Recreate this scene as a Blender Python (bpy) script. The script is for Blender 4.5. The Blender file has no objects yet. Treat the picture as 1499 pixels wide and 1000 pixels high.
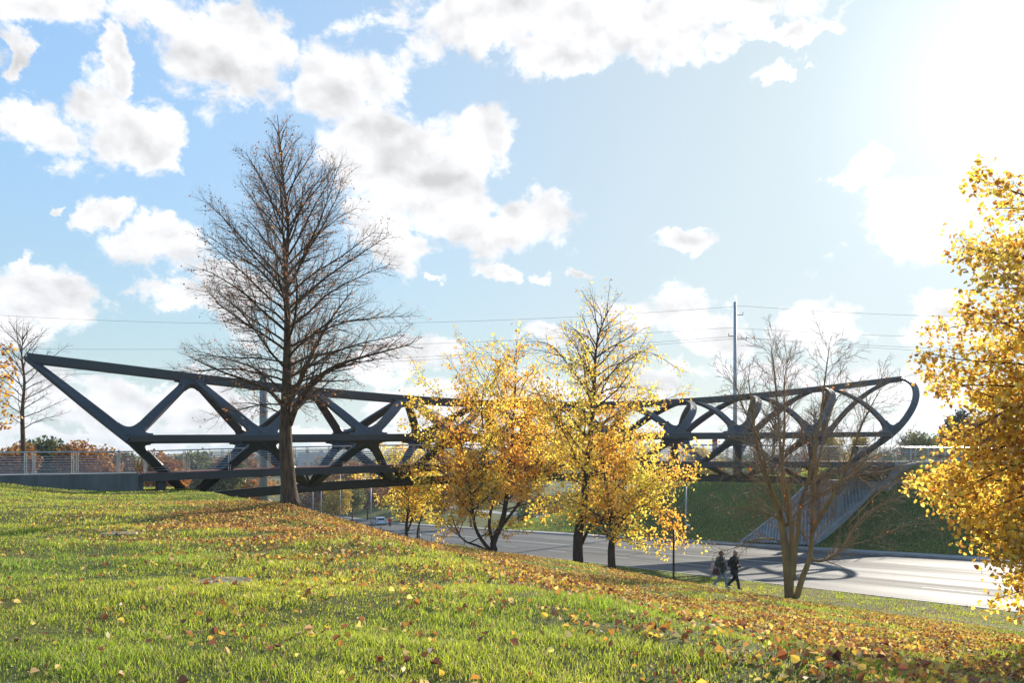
import bpy, math, random
import numpy as np
from mathutils import Vector
random.seed(7); rng=np.random.default_rng(7)
PI=math.pi
C=bpy.context.scene.collection
F=1249.; HY=665.     # 30 mm lens, eye at the origin
# ---------------------------------------------------------------- terrain
def sr(x,y): return -.4386*x+.8987*y, .8987*x+.4386*y-29.45
def xy(s,r):
    q=r+29.45
    return -.4386*s+.8987*q, .8987*s+.4386*q
def zroad(s):
    return np.interp(s,[-400,-60,-20,35.5,150,190,260,400,3000],[-3.2,-3.2,-3.6,-6.6,-12.8,-14.2,-14.8,-15,-15])
RG=[-24.5,-22.5,-20.5,-18,-15,-11,-7,-5,-4]
GG=[0,.13,.28,.41,.505,.70,.87,.955,1]
def h(s,r):
    s=np.asarray(s,float);r=np.asarray(r,float)
    zr=zroad(s)
    zt=np.interp(s,[0,12,22,25.4,27.5,33,45,65,110,200],[-1.62,-1.68,-1.74,-1.53,-1.53,-1.75,-1.95,-2.3,-6,-14])
    zt=zt+.62*np.clip((-r-29.3)/6,0,1)*np.clip((s-25)/20,0,1)*np.clip((110-s)/40,0,1)
    g=np.interp(r,RG,GG)
    near=zt+(zr+.1-zt)*g
    bump=.05*np.sin(s*.7+1.3*np.sin(r*.5))*np.sin(r*.6+.4)+.03*np.sin(s*1.9+r*1.1)
    near=near+bump*np.clip((-r-6)/3,0,1)
    top=np.interp(s,[0,40,57,63,78,120,300],[-1,-1,-1.0,-2.2,-2.6,-11.0,-14.5])
    f=np.clip((r-20.4)/11,0,1);f=f*f*(3-2*f)*.5+f*.5
    far=zr+.12+(top-zr-.12)*f
    return np.where(r<=0,near,np.where(r>=18.7,far,zr-.08))
def hz(x,y): return float(h(*sr(x,y)))
def P(px,py,D): return Vector(((px-749.5)/F*D,D,(HY-py)/F*D))
def G(px,D,dz=0):
    x=(px-749.5)/F*D; return Vector((x,D,hz(x,D)+dz))
# ---------------------------------------------------------------- materials
def nodes(name):
    m=bpy.data.materials.new(name); m.use_nodes=True
    return m,m.node_tree.nodes,m.node_tree.links
def noise(n,l,scale,detail=5,rough=.55,vec=None,stretch=None):
    t=n.new('ShaderNodeTexNoise'); t.inputs['Scale'].default_value=scale
    t.inputs['Detail'].default_value=detail; t.inputs['Roughness'].default_value=rough
    if vec is None:
        tc=n.new('ShaderNodeTexCoord'); vec=tc.outputs['Object']
    if stretch:
        mp=n.new('ShaderNodeMapping'); mp.inputs['Scale'].default_value=stretch
        if len(stretch)==3: l.new(vec,mp.inputs['Vector'])
        vec=mp.outputs['Vector']
    l.new(vec,t.inputs['Vector']); return t
def ramp(n,l,fac,stops):
    r=n.new('ShaderNodeValToRGB'); e=r.color_ramp.elements
    while len(e)<len(stops): e.new(.5)
    for k,(p,c) in enumerate(stops):
        e[k].position=p; e[k].color=(*c,1)
    l.new(fac,r.inputs['Fac']); return r
def mat(name,c1,c2=None,rough=.7,scale=3,metal=0,bump=0,bscale=None,stretch=None,spec=None,detail=6):
    m,n,l=nodes(name); b=n['Principled BSDF']
    b.inputs['Roughness'].default_value=rough; b.inputs['Metallic'].default_value=metal
    if spec is not None: b.inputs['Specular IOR Level'].default_value=spec
    c2=c2 or tuple(v*.75 for v in c1)
    t=noise(n,l,scale,detail,stretch=stretch)
    r=ramp(n,l,t.outputs['Fac'],[(.32,c2),(.68,c1)]); l.new(r.outputs['Color'],b.inputs['Base Color'])
    if bump:
        t2=noise(n,l,bscale or scale*4,4,stretch=stretch); bp=n.new('ShaderNodeBump')
        bp.inputs['Strength'].default_value=bump; bp.inputs['Distance'].default_value=.03
        l.new(t2.outputs['Fac'],bp.inputs['Height']); l.new(bp.outputs['Normal'],b.inputs['Normal'])
    return m
def leafmat(name,trans=.55,rough=.5,gain=1.0):
    m,n,l=nodes(name); n.remove(n['Principled BSDF']); out=n['Material Output']
    a=n.new('ShaderNodeAttribute'); a.attribute_name='Col'
    d=n.new('ShaderNodeBsdfDiffuse'); t=n.new('ShaderNodeBsdfTranslucent'); mx=n.new('ShaderNodeMixShader')
    g=n.new('ShaderNodeBsdfGlossy'); g.inputs['Roughness'].default_value=rough; g.inputs['Color'].default_value=(1,1,1,1)
    mg=n.new('ShaderNodeMixShader'); mg.inputs['Fac'].default_value=.04
    hs=n.new('ShaderNodeHueSaturation'); hs.inputs['Saturation'].default_value=1.0; hs.inputs['Value'].default_value=1.25*gain
    l.new(a.outputs['Color'],d.inputs['Color']); l.new(a.outputs['Color'],hs.inputs['Color']); l.new(hs.outputs['Color'],t.inputs['Color'])
    mx.inputs['Fac'].default_value=trans
    l.new(d.outputs[0],mx.inputs[1]); l.new(t.outputs[0],mx.inputs[2])
    l.new(mx.outputs[0],mg.inputs[1]); l.new(g.outputs[0],mg.inputs[2]); l.new(mg.outputs[0],out.inputs['Surface'])
    return m
M={}
M['steel']=mat('painted_steel',(.052,.055,.059),(.04,.043,.046),.38,.8,bump=.03,bscale=6)
M['steel_dark']=mat('dark_steel',(.035,.04,.045),(.025,.028,.032),.5,1)
M['rail']=mat('stainless_rail',(.62,.62,.60),(.5,.5,.49),.3,3,metal=.85)
M['concrete']=mat('concrete',(.32,.31,.29),(.17,.165,.155),.85,2.2,bump=.25,bscale=14,stretch=(1.2,1.2,.16))
M['concrete_dark']=mat('weathered_concrete',(.18,.185,.18),(.10,.105,.10),.85,1.8,bump=.2,bscale=14,stretch=(1.2,1.2,.16))
M['soil_concrete']=mat('mossy_concrete',(.30,.25,.16),(.16,.15,.07),.9,5,bump=.4)
M['kerb']=mat('kerb_concrete',(.40,.39,.37),(.28,.27,.26),.8,2,bump=.2)
M['paver']=mat('path_paving',(.34,.33,.31),(.26,.25,.235),.85,2,bump=.2)
M['bark']=mat('bark',(.18,.105,.055),(.035,.022,.014),.9,13,bump=1.0,bscale=18,stretch=(1,1,.22))
M['bark_tan']=mat('tan_bark',(.44,.26,.09),(.17,.10,.045),.8,3,bump=.8,bscale=18,stretch=(1,1,.25))
M['bark_dark']=mat('dark_bark',(.10,.065,.045),(.04,.028,.022),.9,5,bump=1.0,bscale=16,stretch=(1,1,.25))
M['twig']=mat('twig',(.20,.125,.075),(.11,.07,.045),.85,6)
M['pole']=mat('galvanised_pole',(.42,.43,.44),(.33,.34,.35),.5,2,metal=.4)
M['black']=mat('black_paint',(.025,.025,.027),(.018,.018,.02),.5,3)
M['rail_paint']=mat('grey_handrail',(.35,.36,.37),(.28,.29,.3),.45,3,metal=.5)
M['wire']=mat('cable',(.08,.08,.085),(.06,.06,.065),.6,1)
M['leaf']=leafmat('leaf',.70,gain=1.15)
M['litter']=leafmat('litter_leaf',.42,gain=1.15)
M['grass']=leafmat('grass_blade',.62,gain=1.3)
M['far_leaf']=leafmat('distant_leaf',.4)
def flat(name,c,rough=.6,metal=0,scale=8):
    return mat(name,c,tuple(v*.85 for v in c),rough,scale,metal)
# asphalt with lighter and darker bands running along the road
m,n,l=nodes('asphalt'); b=n['Principled BSDF']; b.inputs['Specular IOR Level'].default_value=.14; tc=n.new('ShaderNodeTexCoord')
mp=n.new('ShaderNodeMapping'); mp.inputs['Rotation'].default_value=(0,0,-math.atan2(.4386,.8987)); l.new(tc.outputs['Object'],mp.inputs['Vector'])
mp2=n.new('ShaderNodeMapping'); mp2.inputs['Scale'].default_value=(.75,.012,.4); l.new(mp.outputs['Vector'],mp2.inputs['Vector'])
t=noise(n,l,1.0,3,.5,vec=mp2.outputs['Vector'])
mp3=n.new('ShaderNodeMapping'); mp3.inputs['Scale'].default_value=(4,.05,1); l.new(mp.outputs['Vector'],mp3.inputs['Vector'])
t3=noise(n,l,1.0,4,.6,vec=mp3.outputs['Vector'])
t2=noise(n,l,60,3,.6,vec=mp.outputs['Vector'])
r1=ramp(n,l,t.outputs['Fac'],[(.36,(.075,.074,.074)),(.62,(.15,.147,.14))])
r2=ramp(n,l,t2.outputs['Fac'],[(.3,(.7,.7,.7)),(.7,(1.2,1.2,1.2))])
r3=ramp(n,l,t3.outputs['Fac'],[(.3,(.8,.8,.8)),(.7,(1.12,1.12,1.12))])
mm=n.new('ShaderNodeMix'); mm.data_type='RGBA'; mm.blend_type='MULTIPLY'; mm.inputs[0].default_value=1
l.new(r1.outputs['Color'],mm.inputs[6]); l.new(r2.outputs['Color'],mm.inputs[7])
mm2=n.new('ShaderNodeMix'); mm2.data_type='RGBA'; mm2.blend_type='MULTIPLY'; mm2.inputs[0].default_value=1
l.new(mm.outputs[2],mm2.inputs[6]); l.new(r3.outputs['Color'],mm2.inputs[7]); 
vo=n.new('ShaderNodeTexVoronoi'); vo.feature='DISTANCE_TO_EDGE'; vo.inputs['Scale'].default_value=.16; 
wv=noise(n,l,1.3,5,.7,vec=mp.outputs['Vector']); wm_=n.new('ShaderNodeVectorMath'); wm_.operation='MULTIPLY_ADD'; l.new(wv.outputs['Color'],wm_.inputs[0]); wm_.inputs[1].default_value=(2.2,2.2,0); l.new(mp.outputs['Vector'],wm_.inputs[2]); l.new(wm_.outputs[0],vo.inputs['Vector'])
cr_=ramp(n,l,vo.outputs['Distance'],[(.0,(.35,.35,.35)),(.007,(1,1,1))])
mm3=n.new('ShaderNodeMix'); mm3.data_type='RGBA'; mm3.blend_type='MULTIPLY'; mm3.inputs[0].default_value=1
l.new(mm2.outputs[2],mm3.inputs[6]); l.new(cr_.outputs['Color'],mm3.inputs[7]); l.new(mm3.outputs[2],b.inputs['Base Color'])
mr=n.new('ShaderNodeMapRange'); mr.inputs['From Min'].default_value=.36; mr.inputs['From Max'].default_value=.62
mr.inputs['To Min'].default_value=.8; mr.inputs['To Max'].default_value=.66
l.new(t.outputs['Fac'],mr.inputs['Value']); l.new(mr.outputs[0],b.inputs['Roughness'])
bp=n.new('ShaderNodeBump'); bp.inputs['Strength'].default_value=.25; bp.inputs['Distance'].default_value=.01
l.new(t2.outputs['Fac'],bp.inputs['Height']); l.new(bp.outputs['Normal'],b.inputs['Normal'])
M['asphalt']=m
# ground: turf and soil, with the leafy brown patches of the lawn
m,n,l=nodes('turf'); b=n['Principled BSDF']; b.inputs['Roughness'].default_value=.9; b.inputs['Specular IOR Level'].default_value=.15
ta=noise(n,l,.35,6,.6); tb=noise(n,l,9,6,.7); 
ra=ramp(n,l,ta.outputs['Fac'],[(.35,(.07,.10,.02)),(.65,(.15,.14,.04))])
rb=ramp(n,l,tb.outputs['Fac'],[(.3,(.45,.45,.45)),(.7,(1.3,1.3,1.2))])
mm=n.new('ShaderNodeMix'); mm.data_type='RGBA'; mm.blend_type='MULTIPLY'; mm.inputs[0].default_value=1
l.new(ra.outputs['Color'],mm.inputs[6]); l.new(rb.outputs['Color'],mm.inputs[7]); l.new(mm.outputs[2],b.inputs['Base Color'])
bp=n.new('ShaderNodeBump'); bp.inputs['Strength'].default_value=.7; bp.inputs['Distance'].default_value=.05
l.new(tb.outputs['Fac'],bp.inputs['Height']); l.new(bp.outputs['Normal'],b.inputs['Normal'])
M['turf']=m
# ribbed slope paving: grooves in the mesh, this only its concrete
M['ribbed']=mat('ribbed_concrete',(.34,.345,.345),(.23,.235,.235),.8,1.5,bump=.2)
M['deck_red']=mat('red_deck_surface',(.28,.09,.07),(.2,.07,.06),.8,4)
# ---------------------------------------------------------------- object helpers
def empty(name,loc=(0,0,0)):
    o=bpy.data.objects.new(name,None); o.location=loc; o.empty_display_size=.2; C.objects.link(o); return o
def tag(o,label=None,cat=None,group=None,kind=None):
    if label: o['label']=label
    if cat: o['category']=cat
    if group: o['group']=group
    if kind: o['kind']=kind
    return o
def link(name,me,m,parent=None,smooth=False):
    o=bpy.data.objects.new(name,me); C.objects.link(o)
    if m is not None: me.materials.append(m)
    me.polygons.foreach_set('use_smooth',np.full(len(me.polygons),bool(smooth)))
    if parent is not None:
        o.parent=parent
        o.matrix_parent_inverse.identity(); 
        o.location=-parent.location if parent.type=='EMPTY' else (0,0,0)
        if parent.type!='EMPTY': o.location=(0,0,0)
    return o
def np_mesh(name,V,faces,cols=None):
    """faces: list of int arrays (M,k)"""
    me=bpy.data.meshes.new(name)
    V=np.asarray(V,np.float32).reshape(-1,3)
    me.vertices.add(len(V)); me.vertices.foreach_set('co',V.ravel())
    faces=[np.asarray(f,np.int32) for f in faces if len(f)]
    lo=np.concatenate([f.ravel() for f in faces]); tot=np.concatenate([np.full(len(f),f.shape[1],np.int32) for f in faces])
    me.loops.add(len(lo)); me.loops.foreach_set('vertex_index',lo)
    me.polygons.add(len(tot)); st=np.concatenate([[0],np.cumsum(tot)[:-1]]).astype(np.int32)
    me.polygons.foreach_set('loop_start',st); me.polygons.foreach_set('loop_total',tot)
    if cols is not None:
        a=me.attributes.new('Col','FLOAT_COLOR','FACE')
        c=np.ones((len(tot),4),np.float32); c[:,:3]=cols; a.data.foreach_set('color',c.ravel())
    me.update(calc_edges=True)
    return me
class MB:
    def __init__(s): s.v=[]; s.q=[]; s.t=[]; s.ng=[]; s.n=0
    def add(s,V,quads=(),tris=()):
        V=np.asarray(V,float).reshape(-1,3)
        if len(quads): s.q.append(np.asarray(quads,int)+s.n)
        if len(tris): s.t.append(np.asarray(tris,int)+s.n)
        s.v.append(V); s.n+=len(V)
    def tube(s,pts,rad,sides=6,cap=True,flat_=1.0):
        pts=np.asarray(pts,float); N=len(pts); rad=np.broadcast_to(np.asarray(rad,float),(N,))
        T=np.gradient(pts,axis=0); T/=np.linalg.norm(T,axis=1)[:,None]+1e-9
        a=np.array([0,0,1.]) if abs(T[0][2])<.9 else np.array([1.,0,0])
        U=np.cross(T,a); U/=np.linalg.norm(U,axis=1)[:,None]+1e-9; W=np.cross(T,U)
        ang=np.arange(sides)*2*PI/sides
        ring=pts[:,None]+rad[:,None,None]*(np.cos(ang)[None,:,None]*U[:,None]+flat_*np.sin(ang)[None,:,None]*W[:,None])
        V=ring.reshape(-1,3); k=np.arange(sides); k2=(k+1)%sides
        q=np.concatenate([np.stack([i*sides+k,i*sides+k2,(i+1)*sides+k2,(i+1)*sides+k],1) for i in range(N-1)])
        t=[]
        if cap:
            V=np.vstack([V,pts[0],pts[-1]]); a0=N*sides
            t=np.concatenate([np.stack([k2,k,np.full(sides,a0)],1),np.stack([(N-1)*sides+k,(N-1)*sides+k2,np.full(sides,a0+1)],1)])
        s.add(V,q,t)
    def box(s,c,size,ax=None):
        """ax: 3 axis vectors"""
        c=np.asarray(c,float); h_=np.asarray(size,float)/2
        A=np.eye(3) if ax is None else np.asarray(ax,float)
        sg=np.array([[-1,-1,-1],[1,-1,-1],[1,1,-1],[-1,1,-1],[-1,-1,1],[1,-1,1],[1,1,1],[-1,1,1]])
        V=c+(sg*h_)@A
        s.add(V,[[0,3,2,1],[4,5,6,7],[0,1,5,4],[1,2,6,5],[2,3,7,6],[3,0,4,7]])
    def ell(s,c,r,seg=12,rings=8,ax=None):
        A=np.eye(3) if ax is None else np.asarray(ax,float)
        V=[[0,0,-1]]
        for i in range(1,rings):
            ph=-PI/2+PI*i/rings
            for j in range(seg):
                a=2*PI*j/seg; V.append([math.cos(ph)*math.cos(a),math.cos(ph)*math.sin(a),math.sin(ph)])
        V.append([0,0,1]); V=np.asarray(c)+(np.array(V)*np.asarray(r))@A
        q=[];t=[]
        for j in range(seg):
            j2=(j+1)%seg
            t.append([0,1+j2,1+j]); t.append([len(V)-1,1+(rings-2)*seg+j,1+(rings-2)*seg+j2])
            for i in range(rings-2): q.append([1+i*seg+j,1+i*seg+j2,1+(i+1)*seg+j2,1+(i+1)*seg+j])
        s.add(V,q,t)
    def sweep(s,pts,N,width,depth,bev=.05):
        """chamfered rectangular section; N normals (depth direction)"""
        pts=np.asarray(pts,float); n_=len(pts); T=np.gradient(pts,axis=0); T/=np.linalg.norm(T,axis=1)[:,None]
        N=np.asarray(N,float); N=N-(N*T).sum(1)[:,None]*T; N/=np.linalg.norm(N,axis=1)[:,None]
        B=np.cross(T,N); width=np.broadcast_to(width,(n_,)); depth=np.broadcast_to(depth,(n_,))
        w=width/2; d=depth/2; bv=bev
        cs=[(-1,-1,0,1),(-1,-1,1,0),(1,-1,-1,0),(1,-1,0,1),(1,1,0,-1),(1,1,-1,0),(-1,1,1,0),(-1,1,0,-1)]
        R=[]
        for (a,b_,ca,cb) in cs:
            R.append(pts+B*(a*w+ca*bv)[:,None]+N*(b_*d+cb*bv)[:,None])
        V=np.stack(R,1).reshape(-1,3); k=np.arange(8); k2=(k+1)%8
        q=np.concatenate([np.stack([i*8+k,i*8+k2,(i+1)*8+k2,(i+1)*8+k],1) for i in range(n_-1)])
        V=np.vstack([V,pts[0],pts[-1]]); a0=n_*8
        t=np.concatenate([np.stack([k2,k,np.full(8,a0)],1),np.stack([(n_-1)*8+k,(n_-1)*8+k2,np.full(8,a0+1)],1)])
        s.add(V,q,t)
    def mesh(s,name):
        return np_mesh(name,np.vstack(s.v),[np.vstack(s.q) if s.q else [],np.vstack(s.t) if s.t else []])
    def build(s,name,m,parent=None,smooth=False):
        return link(name,s.mesh(name),m,parent,smooth)
def sheet(name,U,Vv,fn,m,parent=None,smooth=True):
    A,B=np.meshgrid(U,Vv,indexing='ij'); pts=fn(A,B); nu,nv=A.shape
    i,j=np.meshgrid(np.arange(nu-1),np.arange(nv-1),indexing='ij'); i=i.ravel(); j=j.ravel()
    q=np.stack([i*nv+j,(i+1)*nv+j,(i+1)*nv+j+1,i*nv+j+1],1)
    return link(name,np_mesh(name,pts.reshape(-1,3),[q]),m,parent,smooth)
def st3(s,r,z): x,y=xy(s,r); return np.stack([x,y,z],-1)
# ---------------------------------------------------------------- setting
S1=np.concatenate([[-2500,-1200,-600,-300,-160,-90,-50,-30,-18,-10,-5],np.arange(-2,64,.5),np.arange(64,130,2),np.arange(130,300,8),[320,360,420,500,650,850,1100,1500,2000,2800,4000]])
R1=np.concatenate([[-3500,-2000,-1200,-700,-400,-250,-160,-110,-85,-70,-62],np.arange(-56,-30,1.0),np.arange(-30,-4.01,.5),[-3,-2,-1,-.3,0,.001,9,18.69,18.7,20.3],np.arange(21,33,.6),[34,36,39,43,48,55,65,80,110,160,260,420,700,1100,1700,2500,3600]])
tag(sheet('ground',S1,R1,lambda s,r:st3(s,r,h(s,r)),M['turf']),kind='structure')
S2=np.concatenate([[-300,-100,-60],np.arange(-40,300,3.),[300,400,700]])
tag(sheet('road',S2,np.linspace(.02,18.68,7),lambda s,r:st3(s,r,zroad(s)+0*r),M['asphalt']),kind='structure')
def strip_box(name,r0,r1,dz0,dz1,S,m,base=zroad):
    mb=MB(); z=base(S); a=[]
    for (r,dz) in ((r0,dz0),(r0,dz1),(r1,dz1),(r1,dz0)):
        a.append(st3(S,np.full(len(S),r),z+dz))
    V=np.stack(a,1).reshape(-1,3); k=np.arange(4); k2=(k+1)%4
    q=np.concatenate([np.stack([i*4+k,i*4+k2,(i+1)*4+k2,(i+1)*4+k],1) for i in range(len(S)-1)])
    mb.add(V,q); return mb.build(name,m)
SK=np.arange(-60,300,4.)
tag(strip_box('kerb',-.14,.02,-.3,.13,SK,M['kerb']),kind='structure')
tag(strip_box('kerb',18.68,18.86,-.3,.14,SK,M['kerb']),kind='structure')
tag(strip_box('verge_pavement',18.87,20.35,-.3,.15,SK,M['paver']),kind='structure')
tag(strip_box('footpath',-6.0,-3.9,-.3,.0,np.arange(30,200,2.),M['paver'],base=lambda s:(h(s,np.full(len(s),-4.6))+.03)),kind='structure')
tag(strip_box('cross_path',40,44,-.3,.06,np.arange(80,300,4.),M['paver'],base=lambda s:h(s,np.full(len(s),42.))),kind='structure')
# lane marks: broken lines, one object
M['mark']=mat('road_marking',(.6,.6,.57),(.4,.4,.38),.7,2)
mk=MB()
for rr in (4.7,14.0):
    for s0 in np.arange(-30,180,9.):
        s_=np.array([s0,s0+3.]); z=zroad(s_)+.006
        a=st3(s_,np.array([rr-.06]*2),z); b_=st3(s_,np.array([rr+.06]*2),z)
        mk.add(np.vstack([a,b_]),[[0,2,3,1]])
for rr in (9.25,9.5):
    for s0 in np.arange(-30,180,6.):
        s_=np.array([s0,s0+6.]); z=zroad(s_)+.006
        a=st3(s_,np.array([rr-.05]*2),z); b_=st3(s_,np.array([rr+.05]*2),z)
        mk.add(np.vstack([a,b_]),[[0,2,3,1]])
tag(mk.build('road_markings',M['mark']),kind='structure')
# distant hills
def hill(a,t):
    D=700+t*900; rad=np.radians(a)
    prof=9+7*np.sin(a*.11+1)+4*np.sin(a*.31)+2*np.sin(a*.9)
    z=-16+(prof+16)*np.sin(np.clip(t,0,1)*PI/2)**1.5
    return np.stack([D*np.sin(rad),D*np.cos(rad),z],-1)
M['hill']=mat('wooded_hill',(.06,.075,.03),(.035,.05,.03),.95,.02)
tag(sheet('hills',np.arange(-75,76,1.),np.linspace(0,1,8),hill,M['hill']),kind='structure')
# ---------------------------------------------------------------- leaves
def unit(v): return v/(np.linalg.norm(v,axis=-1,keepdims=True)+1e-9)
def leaf_mesh(name,Cn,size,cols,m,parent=None,wide=.8,up=0.,hang=0.,fold=.25,r_=rng,six=True):
    N=len(Cn); nrm=r_.normal(size=(N,3)); nrm[:,2]+=up; nrm=unit(nrm)
    ax=r_.normal(size=(N,3)); ax[:,2]-=hang; ax=ax-(ax*nrm).sum(1)[:,None]*nrm; ax=unit(ax); bx=np.cross(nrm,ax)
    size=np.broadcast_to(size,(N,))[:,None]; f=(r_.random((N,1))*fold*1.6)
    if six:
        base=Cn; tip=Cn+ax*size
        L1=Cn+ax*size*.28+bx*size*.5*wide+nrm*size*f*.5; L2=Cn+ax*size*.68+bx*size*.4*wide+nrm*size*f*.4
        R1_=Cn+ax*size*.28-bx*size*.5*wide+nrm*size*f*.5; R2=Cn+ax*size*.68-bx*size*.4*wide+nrm*size*f*.4
        V=np.stack([base,tip,L1,L2,R1_,R2],1).reshape(-1,3); i=np.arange(N)*6
        q=np.concatenate([np.stack([i,i+2,i+3,i+1],1),np.stack([i,i+1,i+5,i+4],1)])
        cc=np.vstack([cols,cols*.93])
    else:
        V=np.stack([Cn,Cn+ax*size*.5+bx*size*.5*wide,Cn+ax*size,Cn+ax*size*.5-bx*size*.5*wide],1).reshape(-1,3); i=np.arange(N)*4
        q=np.stack([i,i+1,i+2,i+3],1); cc=cols
    return link(name,np_mesh(name,V,[q],cc),m,parent)
def palette(N,stops,weights,jit=.18,r_=rng):
    c=np.array(stops)[r_.choice(len(stops),N,p=np.array(weights)/sum(weights))]
    return np.clip(c*(1+r_.normal(size=(N,1))*jit)*(1+r_.normal(size=(N,3))*.05),0.003,.95)
YEL=[(.86,.60,.08),(.82,.52,.07),(.74,.38,.05),(.88,.68,.14),(.52,.25,.05),(.68,.56,.10)]
# ---------------------------------------------------------------- trees
class Tree:
    def __init__(s,seed,twig_sides=3):
        s.r=np.random.default_rng(seed); s.wood=MB(); s.tw=MB(); s.tips=[]; s.ts=twig_sides; s.rmin=.0042
    def path(s,p,d,L,n,wob=.12,trop=0.,droop=0.):
        p=np.array(p,float); d=np.array(d,float); d/=np.linalg.norm(d); pts=[p.copy()]; st=L/n
        for i in range(n):
            d=d+s.r.normal(size=3)*wob; d[2]+=trop-droop*i/n; d/=np.linalg.norm(d); p=p+d*st; pts.append(p.copy())
        return np.array(pts)
    def at(s,pts,u):
        k=u*(len(pts)-1); i=min(int(k),len(pts)-2); f=k-i
        return pts[i]*(1-f)+pts[i+1]*f, unit(pts[i+1]-pts[i])
    def side(s,d,ang,az=None):
        d=unit(d); a=np.array([0,0,1.]) if abs(d[2])<.95 else np.array([1.,0,0])
        u=unit(np.cross(d,a)); w=np.cross(d,u); t=s.r.uniform(0,2*PI) if az is None else az
        return d*math.cos(ang)+(u*math.cos(t)+w*math.sin(t))*math.sin(ang)
    def twigs(s,pts,rad,spacing,L,u0=.25,lev=2,trop=.02,ang=.75,tap=.35):
        Ln=np.linalg.norm(np.diff(pts,axis=0),axis=1).sum(); n=max(2,int(Ln*(1-u0)/spacing)); az=s.r.uniform(0,6.28)
        for k in range(n):
            u=u0+(1-u0)*(k+s.r.uniform(.2,.8))/n; u=min(u,.985); p,d=s.at(pts,u); az+=2.4+s.r.normal()*.4
            l=L*(1-.6*u)*s.r.uniform(.6,1.25); dd=s.side(d,ang*s.r.uniform(.7,1.2),az)
            rr=max(rad*(1-.7*u)*.42,s.rmin if lev>1 else s.rmin*.75)
            q=s.path(p,dd,l,4 if lev>1 else 3,.13,trop)
            s.tw.tube(q,np.linspace(rr,rr*tap,len(q)),s.ts if lev<2 else 4,cap=False)
            if lev>1: s.twigs(q,rr,spacing*.55,L*.42,.2,lev-1,trop,ang,tap)
            else: s.tips.append(q)
    def limb(s,pts,r0,r1,sides=7):
        n=len(pts); rad=np.linspace(r0,r1,n); s.wood.tube(pts,rad,sides)
        return pts
    def finish(s,name,label,base,bark,twigm,leaves=None,group=None,cat='tree'):
        o=empty(name,base); tag(o,label,cat,group)
        s.wood.build('trunk',bark,o,True)
        cr=s.tw.build('crown',twigm,o) if s.tw.n else None
        if leaves is not None:
            Cn,size,cols,kw=leaves
            lf=leaf_mesh('leaf_cluster',Cn,size,cols,kw.pop('m',M['leaf']),None,r_=s.r,**kw)
            if cr is not None: lf.parent=cr; lf['kind']='stuff'
            else: lf.name='crown'; lf.parent=o; lf.location=-o.location
            cols_=None
        return o
def smooth_path(pts,n=12):
    pts=np.array(pts,float); k=np.linspace(0,len(pts)-1,n); out=[]
    for q in k:
        i=min(int(q),len(pts)-2); f=q-i; p0=pts[max(i-1,0)]; p1=pts[i]; p2=pts[i+1]; p3=pts[min(i+2,len(pts)-1)]
        out.append(.5*((2*p1)+(-p0+p2)*f+(2*p0-5*p1+4*p2-p3)*f*f+(-p0+3*p1-3*p2+p3)*f**3))
    return np.array(out)
def leaves_on(tips,per,r_,spread=.06,keep=None):
    out=[]
    for q in tips:
        n=per if isinstance(per,int) else r_.poisson(per)
        if n<=0: continue
        u=r_.random(n)*(len(q)-1); i=np.minimum(u.astype(int),len(q)-2); f=(u-i)[:,None]
        out.append(q[i]*(1-f)+q[i+1]*f+r_.normal(size=(n,3))*spread)
    c=np.vstack(out); return c if keep is None else c[keep(c)]
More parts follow.
